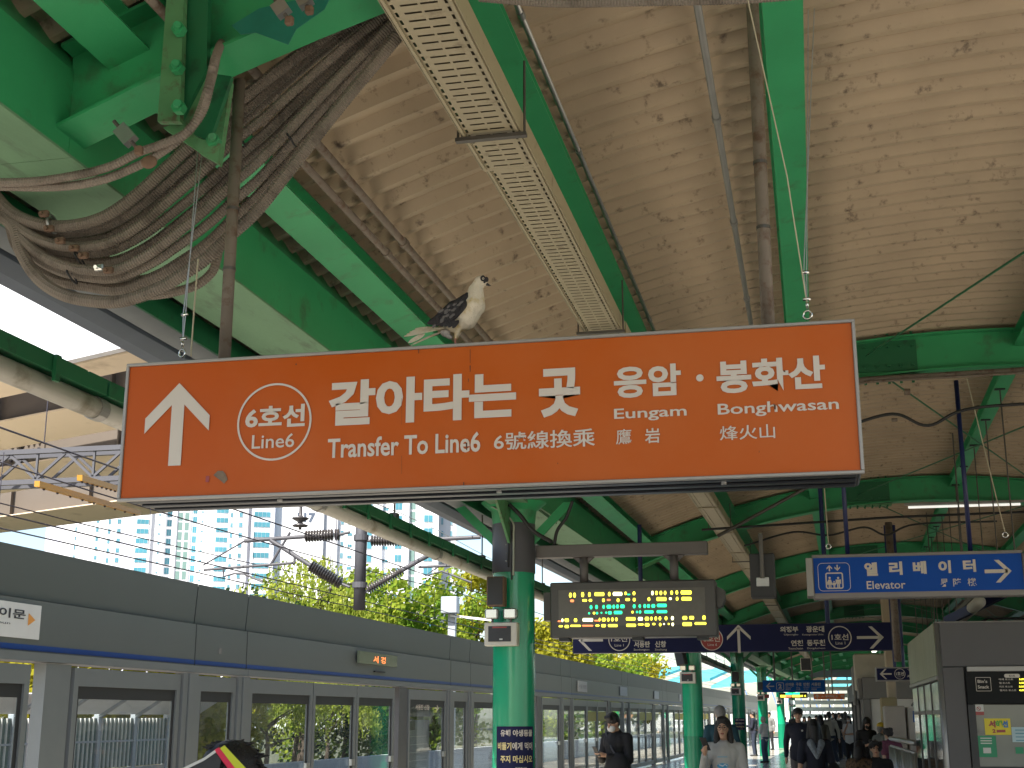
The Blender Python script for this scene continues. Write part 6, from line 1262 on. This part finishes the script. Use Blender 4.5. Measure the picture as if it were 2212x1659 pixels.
# ================================================================ PEOPLE
SKIN = mat('skin', (.52, .31, .21), .55, var=.06, scale=20); HAIRB = mat('black_hair', (.012, .010, .010), .45, var=.4, scale=70, bump=.6, bscale=160); HAIRG = mat('grey_hair', (.25, .24, .23), .6, var=.3, scale=60, bump=.6, bscale=150)
HAIRW = mat('white_hair', (.45, .43, .40), .6, var=.2, scale=60); DARKSHOE = mat('dark_shoe', (.02, .02, .02), .5); WSHOE = mat('white_shoe', (.6, .6, .58), .6); LIP = mat('lips', (.32, .09, .07), .5); EYEM = mat('eye_dark', (.01, .008, .008), .3)
MASKM = mat('white_face_mask', (.68, .68, .68), .8); BMASK = mat('black_face_mask', (.015, .015, .017), .7)
def cloth(n_, c, **k_): return mat(n_, c, .85, var=.14, scale=9, bump=.35, bscale=25, **k_)
def person(label, pos, H=1.68, face=180, pose='stand', top=None, bottom=None, hair='short', hairm=None, long_sleeve=True, skirt=False, cap=None, mask=None, glasses=False, shoes=None, near=False, lean=0.0, nod=0.0, turn=0.0, group='people on the platform', hood=False):
    P0 = Vector((pos[0], pos[1], 0)); t = thing('person', P0, label, 'person', group); s = H / 1.72
    M = Matrix.Translation(P0) @ Matrix.Rotation(R(face), 4, 'Z') @ Matrix.Scale(s, 4) @ Matrix.Diagonal((.87 if hair in ('long', 'bob') else .96, 1, 1, 1))
    sit = pose == 'sit'; dz = -.42 if sit else 0; L = Matrix.Translation((0, 0, .92 + dz)) @ Matrix.Rotation(R(-lean), 4, 'X') @ Matrix.Translation((0, 0, -.92 - dz))
    V_ = lambda x, y, z: Vector((x, y, z)); U_ = lambda x, y, z: L @ Vector((x, y, z + dz))
    hc = U_(0, .03 + nod * .05, 1.595 - nod * .015); HR = Matrix.Translation(hc) @ Matrix.Rotation(R(turn), 4, 'Z') @ Matrix.Rotation(R(-nod * 30), 4, 'X')
    Hd = lambda x, y, z: HR @ Vector((x, y, z))
    sh = [U_(sx * .185, -.01, 1.385) for sx in (-1, 1)]
    arms = {'stand': [((.25, -.04, 1.10), (.27, .05, .86))] * 2, 'sit': [((.24, .0, 1.10), (.10, .26, 1.02))] * 2, 'phone': [((.24, .03, 1.11), (.06, .29, 1.17))] * 2, 'walk': [((.25, .08, 1.12), (.26, .24, .93)), ((.25, -.12, 1.12), (.26, -.14, .87))],
            'phone1': [((.25, .0, 1.10), (.27, .06, .86)), ((.27, .04, 1.12), (.20, .26, 1.33))], 'crossed': [((.24, .04, 1.12), (-.06, .21, 1.16)), ((.24, .04, 1.12), (-.02, .24, 1.20))],
            'chin': [((.24, .05, 1.12), (-.08, .22, 1.10)), ((.18, .14, 1.14), (.03, .17, 1.43))]}[pose]
    legs = {'walk': [((.10, .16, .53), (.10, .24, .10)), ((.10, -.02, .50), (.11, -.30, .16))], 'sit': [((.13, .42, .50), (.12, .40, .09))] * 2}.get(pose, [((.10, .02, .50), (.11, -.02, .09))] * 2)
    pel = V_(0, -.01, .92 + dz); vx = .011 if near else .019
    def fin(mb): mb.v = [M @ v for v in mb.v]; return mb
    b = MB(); b.ell(hc + Vector((0, -.005, .02)), (.077, .092, .098), 14, 10); b.cap(Hd(0, .035, -.03), Hd(0, .045, -.075), .058, .042); b.cap(U_(0, -.005, 1.44), Hd(0, -.015, -.05), .055, .050)
    b.cap(Hd(0, .092, .015), Hd(0, .108, -.012), .010, .016); 
    for sx in (-1, 1): b.ell(Hd(sx * .079, .0, .0), (.012, .018, .03), 8, 6)
    b.cap(U_(0, 0, 1.34), U_(0, 0, 1.02), .135, .115); b.cap(U_(-.07, 0, 1.33), U_(.07, 0, 1.33), .11, .11); b.cap(pel + V_(-.06, 0, 0), pel + V_(.06, 0, 0), .115, .115); b.cap(U_(0, 0, 1.05), pel, .12, .12)
    hands = []
    for i, sx in enumerate((-1, 1)):
        e, w_ = arms[i]; e = U_(sx * e[0], e[1], e[2]); w_ = U_(sx * w_[0], w_[1], w_[2]); b.cap(sh[i], e, .052, .040); b.cap(e, w_, .040, .027)
        d = (w_ - e).normalized(); pm = w_ + d * .085; b.cap(w_, pm, .026, .034); 
        curl = Vector((0, .02, -.015)) if pose in ('stand', 'walk') else Vector((-sx * .03, .0, .0))
        sdv = d.cross(Vector((0, 0, 1))) if abs(d.z) < .8 else Vector((0, 1, 0)); sdv.normalize()
        for f in range(4): r0 = pm + sdv * (f - 1.5) * .018; ln = (.058, .07, .066, .05)[f]; b.cap(r0 - d * .02, r0 + d * ln * .55, .0095, .009, 7); b.cap(r0 + d * ln * .55, r0 + d * ln + curl, .009, .0075, 7)
        b.cap(w_ + d * .03 + sdv * .02, w_ + d * .07 + sdv * .05, .011, .009, 7); hands.append(pm)
        hp = pel + V_(sx * .09, 0, -.02); kn, an = legs[i]; kn = V_(sx * kn[0], kn[1], kn[2]); an = V_(sx * an[0], an[1], an[2]); b.cap(hp, kn, .085, .055); b.cap(kn, an, .054, .036); b.cap(an + V_(0, -.03, -.05), an + V_(0, .13, -.06), .035, .028)
    voxel(fin(b), 'body', SKIN, t, vx, 3, .5)
    c = MB(); c.cap(U_(-.075, 0, 1.335), U_(.075, 0, 1.335), .128, .128); c.cap(U_(0, 0, 1.33), U_(0, 0, 1.0), .158, .142); c.cap(U_(-.05, 0, 1.0), U_(.05, 0, 1.0), .138, .138); c.cap(U_(-.06, 0, .9), U_(.06, 0, .9), .132, .132); c.cap(U_(0, -.01, 1.40), U_(0, -.01, 1.455), .085, .064)
    for i, sx in enumerate((-1, 1)):
        e, w_ = arms[i]; e = U_(sx * e[0], e[1], e[2]); w_ = U_(sx * w_[0], w_[1], w_[2]); c.cap(U_(sx * .12, 0, 1.385), sh[i], .075, .072)
        if long_sleeve: c.cap(sh[i], e, .072, .058); c.cap(e, e.lerp(w_, .93), .058, .043)
        else: c.cap(sh[i], sh[i].lerp(e, .72), .074, .068)
    if hood: c.cap(U_(-.07, -.06, 1.44), U_(.07, -.06, 1.44), .07, .07); c.cap(U_(-.10, .02, 1.43), U_(-.05, .09, 1.36), .035, .03); c.cap(U_(.10, .02, 1.43), U_(.05, .09, 1.36), .035, .03)
    voxel(fin(c), 'top', top, t, vx, 3)
    c = MB(); c.cap(pel + V_(-.06, 0, .0), pel + V_(.06, 0, .0), .128, .128)
    for i, sx in enumerate((-1, 1)):
        hp = pel + V_(sx * .09, 0, -.02); kn, an = legs[i]; kn = V_(sx * kn[0], kn[1], kn[2]); an = V_(sx * an[0], an[1], an[2]); c.cap(hp, kn, .10, .075); c.cap(kn, an.lerp(kn, .02), .074, .062)
    if skirt: c.tube([pel + V_(0, 0, .08), pel + V_(0, 0, -.2), pel + V_(0, .02, -.48)], [.14, .2, .26], 16)
    voxel(fin(c), 'trousers' if not skirt else 'skirt', bottom, t, vx, 3)
    for i, sx in enumerate((-1, 1)):
        kn, an = legs[i]; an = V_(sx * an[0], an[1], an[2]); c = MB(); c.cap(an + V_(0, -.04, -.052), an + V_(0, .15, -.06), .042, .036); fin(c).build('shoe', shoes or DARKSHOE, t, smooth=True)
    hm = hairm or HAIRB; h = MB()
    h.ell(Hd(0, -.018, .04), (.090, .100, .095), 14, 10); h.cap(Hd(0, -.06, .0), Hd(0, -.06, -.05), .07, .05); h.cap(Hd(-.03, .055, .095), Hd(.04, .05, .098), .032, .03)
    for sx in (-1, 1): h.cap(Hd(sx * .075, .01, .05), Hd(sx * .078, -.01, .01), .02, .016)
    if hair in ('long', 'bob'):
        zl = -.36 if hair == 'long' else -.13
        h.cap(Hd(0, -.07, .0), Hd(0, -.105, zl * .9), .085, .07)
        for sx in (-1, 1): h.cap(Hd(sx * .068, -.01, .06), Hd(sx * .085, -.005, -.1), .032, .04); h.cap(Hd(sx * .085, -.01, -.1), Hd(sx * .10, .02 if hair == 'long' else 0, zl), .042, .026)
    if hair == 'curly':
        rr = random.Random(len(label))
        for _ in range(26): a = rr.uniform(0, 6.28); zz = rr.uniform(-.02, .12); h.ell(Hd(math.cos(a) * .085, -.02 + math.sin(a) * .085, zz), .035, 7, 5)
    hb = voxel(fin(h), 'hair', hm, t, vx * .75, 3)
    # keep the face clear of the hair volume
    fe = MB(); fe.ell(hc + Vector((0, 0, 0)), .001)
    if not mask:
        pass
    for sx in (-1, 1):
        fin(MB().ell(Hd(sx * .031, .086, .012), (.014, .008, .007), 8, 6)).build('eye', EYEM, t, smooth=True); fin(MB().cap(Hd(sx * .018, .091, .032), Hd(sx * .045, .082, .034), .005, .003, 6)).build('eyebrow', hm, t, smooth=True)
    if mask: m_ = MB(); m_.ell(Hd(0, .062, -.048), (.060, .052, .050), 12, 9); fin(m_).build('face_mask', mask, t, smooth=True)
    else: fin(MB().ell(Hd(0, .086, -.052), (.024, .010, .008), 8, 6)).build('mouth', LIP, t, smooth=True)
    if glasses:
        for sx in (-1, 1):
            m_ = torus(Hd(sx * .034, .104, .010), .026, .0022, HR.to_3x3() @ Vector((0, 1, 0)), 18, 5); fin(m_).build('glasses_rim', BLACK, t)
        fin(MB().tube([Hd(-.008, .106, .014), Hd(.008, .106, .014)], .002, 5)).build('glasses_bridge', BLACK, t)
    if cap:
        m_ = MB(); m_.ell(Hd(0, -.01, .062), (.099, .11, .075), 14, 8); fin(m_).build('cap_crown', cap, t, smooth=True); m_ = MB(); m_.ell(Hd(0, .11, .052), (.07, .07, .010), 14, 6); fin(m_).build('cap_brim', cap, t, smooth=True)
    return t, M, hands, Hd
def hold_phone(M, p, label, face=0):
    q = M @ p; t = MB().bbox((-.036, -.005, -.07), (.036, .005, .08), .004); Mx = Matrix.Translation(q) @ Matrix.Rotation(R(face), 4, 'Z') @ Matrix.Rotation(R(-35), 4, 'X'); t.v = [Mx @ v for v in t.v]; return t.build('phone', BLACK, label=label, cat='phone')
def pu(u, Y): p = pY(u, 1548, Y); return (p.x, Y)
C = cloth
pz = mat('navy_cloth', (.012, .014, .028), .85); jean = C('blue_jeans', (.07, .11, .19)); djean = C('dark_jeans', (.02, .028, .05)); blk = C('black_cloth', (.012, .012, .014)); gry = C('grey_cloth', (.17, .17, .165)); wht = C('white_cloth', (.62, .62, .62)); crm = C('pale_grey_hoodie', (.46, .45, .44)); tan = C('tan_shirt', (.36, .34, .28))
t, M, hd, Hd = person('man in a dark jacket with a white face mask looking down at his phone', pu(1331, 17.2), 1.66, 150, 'phone', blk, blk, near=True, nod=.9, mask=MASKM)
hold_phone(M, (hd[0] + hd[1]) / 2 + Vector((0, .06, .03)), 'black phone held in both hands by the masked man', 150)
p = M @ Vector((-.15, .17, .98)); m_ = MB(); m_.ell(p, (.17, .11, .22), 14, 10); m_.build('shoulder_bag', blk, label='black shoulder bag hanging in front of the masked man', cat='bag', smooth=True); p2 = M @ Vector((0.0, .17, 1.33)); 
MB().tube([p + Vector((0, 0, .15)), M @ Vector((-.05, .16, 1.25)), M @ Vector((.12, .08, 1.46)), M @ Vector((.1, -.12, 1.40)), M @ Vector((-.14, -.14, 1.1))], .014, 6).build('bag_strap', BLACK, bpy.data.objects[bpy.data.objects.keys()[-1]] if False else t)
t, M, hd, Hd = person('young woman with glasses and long black hair in a pale hoodie, phone raised', pu(1562, 13.8), 1.60, 176, 'phone1', crm, djean, 'long', near=True, glasses=True, hood=True)
hold_phone(M, hd[1] + Vector((-.01, .04, .05)), 'black phone held up beside the woman in the pale hoodie', 150)
m_ = MB(); 
for z_, w_, h_ in ((1.215, .07, .026),): m_.quad(*[M @ Vector((w_ * math.cos(a), .168, z_ + h_ * math.sin(a))) for a in [2 * math.pi * i / 20 for i in range(20)]])
m_.build('blue_oval_print', mat('blue_shirt_print', (.05, .30, .55), .7), t)
m_ = MB().quad(*[M @ Vector(q) for q in ((-.055, .170, 1.205), (-.03, .170, 1.225), (.0, .170, 1.205), (.045, .170, 1.222), (.05, .170, 1.232), (.0, .170, 1.22), (-.03, .170, 1.235), (-.06, .170, 1.215))]).build('white_swoosh_print', PAPER, t)
for a_, z_ in ((.06, 1.30), (.07, 1.125), (.05, 1.095)): MB().quad(*[M @ Vector(q) for q in ((-a_, .170, z_), (a_, .170, z_), (a_, .170, z_ + .012), (-a_, .170, z_ + .012))]).build('printed_line', mat('pale_blue_print', (.25, .42, .55), .7), t)
person('grey haired man in a teal blue jacket seen from behind', pu(1556, 20.5), 1.76, 10, 'stand', C('teal_blue_jacket', (.02, .07, .10)), djean, hairm=HAIRG)
person('dark haired man with a black bag waiting between the third and fourth columns', pu(1627, 58), 1.80, 80, 'phone', pz, djean)
person('white haired person in a white shirt and jeans with arms folded', pu(1649, 50), 1.60, 60, 'crossed', wht, jean, hairm=HAIRW)
person('man in a grey shirt half hidden behind the fourth column', pu(1662, 69), 1.82, 150, 'stand', gry, blk)
person('short haired person in a loose sky blue shirt and navy skirt', pu(1695, 74), 1.58, 200, 'stand', C('sky_blue_shirt', (.12, .25, .48)), C('blue_skirt', (.015, .03, .14)), skirt=True)
t, M, hd, Hd = person('man in a black cap and navy sweatshirt walking towards the camera', pu(1724, 25.5), 1.75, 178, 'walk', pz, C('grey_trousers', (.10, .09, .09)), cap=BLACK, near=False)
MB().ell(M @ Vector((-.07, .165, 1.33)), .018, 8, 6).build('badge', PAPER, t)
t, M, hd, Hd = person('long haired woman seen from behind in a navy shirt with a plaid scarf', pu(1757, 17.5), 1.57, 8, 'stand', pz, blk, 'long', long_sleeve=False, near=True)
m_ = MB(); m_.cap(Vector((-.08, -.11, 1.40)), Vector((0, -.165, 1.22)), .06, .03); m_.cap(Vector((.08, -.11, 1.40)), Vector((0, -.165, 1.22)), .06, .03); m_.v = [M @ v for v in m_.v]
PL = mat('plaid_scarf', (.20, .23, .27), .9, var=.75, scale=45); voxel(m_, 'scarf', PL, t, .01, 2)
m_ = MB(); m_.ell(M @ Vector((.27, -.02, .92)), (.10, .17, .22), 12, 8); m_.build('tote_bag', blk, label='black tote bag on the shoulder of the woman with the plaid scarf', cat='bag', smooth=True)
person('man in a tan shirt and jeans striding away past the group', pu(1791, 47), 1.76, 20, 'walk', tan, djean, shoes=WSHOE)
person('man in black standing just behind the tan shirted man', pu(1805, 53), 1.72, 340, 'stand', blk, blk, long_sleeve=False)
person('man in a grey shirt with a backpack in the far group', pu(1819, 55), 1.74, 10, 'stand', gry, djean, long_sleeve=False)
person('woman in a white T-shirt and mask with one hand at her chin', pu(1833, 45.5), 1.63, 165, 'chin', wht, blk, 'long', long_sleeve=False, mask=MASKM, shoes=WSHOE)
t, M, hd, Hd = person('young woman in a dark floral shirt and black mask looking at her phone', pu(1869, 27), 1.60, 200, 'phone', C('dark_floral_cloth', (.02, .02, .022)), blk, 'long', nod=.8, mask=BMASK, long_sleeve=False)
hold_phone(M, (hd[0] + hd[1]) / 2 + Vector((0, .05, .03)), 'phone held by the young woman in the dark floral shirt', 200)
person('man with short dark hair standing behind the young woman with the phone', pu(1878, 33), 1.70, 250, 'stand', blk, blk)
person('person in a yellow hat and grey shirt beside the railing', pu(1893, 26.5), 1.50, 300, 'stand', C('grey_green_shirt', (.15, .16, .15)), gry, cap=mat('yellow_hat', (.60, .42, .03), .7), hairm=HAIRG, lean=8)
person('person with curly black hair leaning behind the railing', pu(1925, 25), 1.42, 30, 'stand', C('plum_shirt', (.16, .05, .09)), blk, 'curly', lean=12, long_sleeve=False)
person('man in a brown cap and pale shirt behind the railing', pu(1941, 27), 1.50, 265, 'stand', C('pale_grey_shirt', (.4, .4, .38)), gry, cap=mat('brown_cap', (.10, .07, .05), .8), long_sleeve=False)
bn = thing('bench', (1.2, 21, 0), 'dark metal platform bench under the two seated women', 'bench')
bx = pu(1870, 21)[0]; 
for i in range(4): MB().bbox((bx - .75, 20.86 + i * .1, .42), (bx + .75, 20.94 + i * .1, .45), .005).build('slat', GREYWALL, bn)
for sx in (-.6, .6): MB().bbox((bx + sx - .03, 20.88, 0), (bx + sx + .03, 21.2, .42), .005).build('leg', GREYWALL, bn)
person('seated person in a brown leopard jacket turned away', (pu(1852, 20.9)[0], 20.95), 1.66, 340, 'sit', mat('brown_leopard_cloth', (.11, .065, .035), .85, var=.6, scale=34, dirt=(.02, .013, .01), dscale=20, dth=(.5, .56)), blk, 'bob')
person('seated woman in a black top with short permed hair facing the camera', (pu(1889, 20.6)[0], 20.95), 1.66, 180, 'sit', blk, blk, 'curly', near=True)
for (u, Y, H, fc, top_, hr, la) in ((1713, 71, 1.74, 20, blk, 'short', 'man in black far behind the black capped man'), (1737, 64, 1.6, 190, gry, 'bob', 'person in grey glimpsed right of the black capped man'), (1748, 66, 1.62, 180, C('brown_grey_top', (.14, .11, .11)), 'long', 'long haired person far behind facing the camera'),
                                   (1764, 60, 1.66, 160, C('lilac_shirt', (.35, .30, .40)), 'short', 'person in a lilac shirt far down the platform'), (1772, 39, 1.64, 10, C('olive_grey_jacket', (.16, .155, .13)), 'bob', 'bob haired person in an olive grey jacket seen from behind'), (1783, 68, 1.7, 0, wht, 'short', 'distant person in white near the end screen'),
                                   (1800, 72, 1.8, 180, gry, 'short', 'tall distant person beside the tan shirted man'), (1812, 62, 1.78, 190, wht, 'short', 'distant person in white behind the grey shirted man'), (1826, 58, 1.80, 0, blk, 'bob', 'tall person in black just left of the woman in white')):
    person(la, pu(u, Y), H, fc, 'stand', top_, djean, hr)
# head and shoulders close to the camera at the bottom
px0 = pD(497, 1640, 4.3)
hv = thing('person', (px0.x, px0.y, 0), 'dark haired person close to the camera wearing a striped red and yellow sun visor', 'person')
m_ = MB(); c = px0 - Vector((0, 0, .045)); m_.ell(c + Vector((0, 0, 0)), (.082, .10, .085), 18, 12); m_.cap(c - Vector((0, 0, .08)), c - Vector((0, 0, .22)), .06, .06); m_.cap(c - Vector((.16, 0, .30)), c + Vector((.16, 0, -.30)), .08, .08); m_.cap(c - Vector((0, 0, .35)), c - Vector((0, 0, .75)), .16, .14)
for sx in (-1, 1): m_.cap(c + Vector((sx * .2, 0, -.3)), c + Vector((sx * .25, .02, -.62)), .05, .04); m_.cap(c + Vector((sx * .08, 0, -.75)), Vector((c.x + sx * .1, c.y, .06)), .1, .045)
voxel(m_, 'body', SKIN, hv, .013, 3)
m_ = MB(); m_.cap(c - Vector((.17, 0, .31)), c + Vector((.17, 0, -.31)), .095, .095); m_.cap(c - Vector((0, 0, .36)), c - Vector((0, 0, .80)), .18, .16)
for sx in (-1, 1): m_.cap(c + Vector((sx * .2, 0, -.3)), c + Vector((sx * .25, .02, -.6)), .065, .055)
voxel(m_, 'top', blk, hv, .014, 3)
m_ = MB(); 
for sx in (-1, 1): m_.cap(c + Vector((sx * .08, 0, -.8)), Vector((c.x + sx * .1, c.y, .1)), .12, .07)
voxel(m_, 'trousers', djean, hv, .016, 3)
m_ = MB(); m_.ell(c + Vector((.01, -.01, .012)), (.096, .108, .092), 18, 12); rr = random.Random(9)
for _ in range(150):
    a = rr.uniform(0, 6.28); e = rr.uniform(0, 1.4); d = Vector((math.cos(a) * math.cos(e), math.sin(a) * math.cos(e), math.sin(e))); q = c + Vector((.01, -.01, .012)) + Vector((d.x * .093, d.y * .105, d.z * .09)); m_.cap(q - d * .006, q + d * .004 + Vector((rr.uniform(-.03, .03), rr.uniform(-.02, .02), rr.uniform(-.01, .0))), .009, .002, 6)
m_.build('hair', HAIRB, hv, smooth=True)
def vp_(u, v, d=4.18): return pD(u, v, d)
for n_, poly, m in (('visor_brim', ((395, 1662), (440, 1640), (468, 1622), (478, 1640), (470, 1680), (395, 1685)), BLACK), ('white_edge', ((388, 1662), (440, 1637), (467, 1618), (470, 1623), (441, 1643), (392, 1667)), PAPER),
                    ('red_band', ((463, 1620), (473, 1614), (510, 1662), (498, 1668)), mat('visor_red', (.65, .01, .06), .5)), ('yellow_band', ((475, 1616), (485, 1610), (532, 1660), (513, 1666)), mat('visor_yellow', (.55, .60, .02), .5))):
    MB().prism([vp_(u, v, 4.16 if 'brim' not in n_ else 4.17) for u, v in poly], ray(450, 1640) * (.012 if n_ != 'visor_brim' else .02)).build(n_, m, hv)
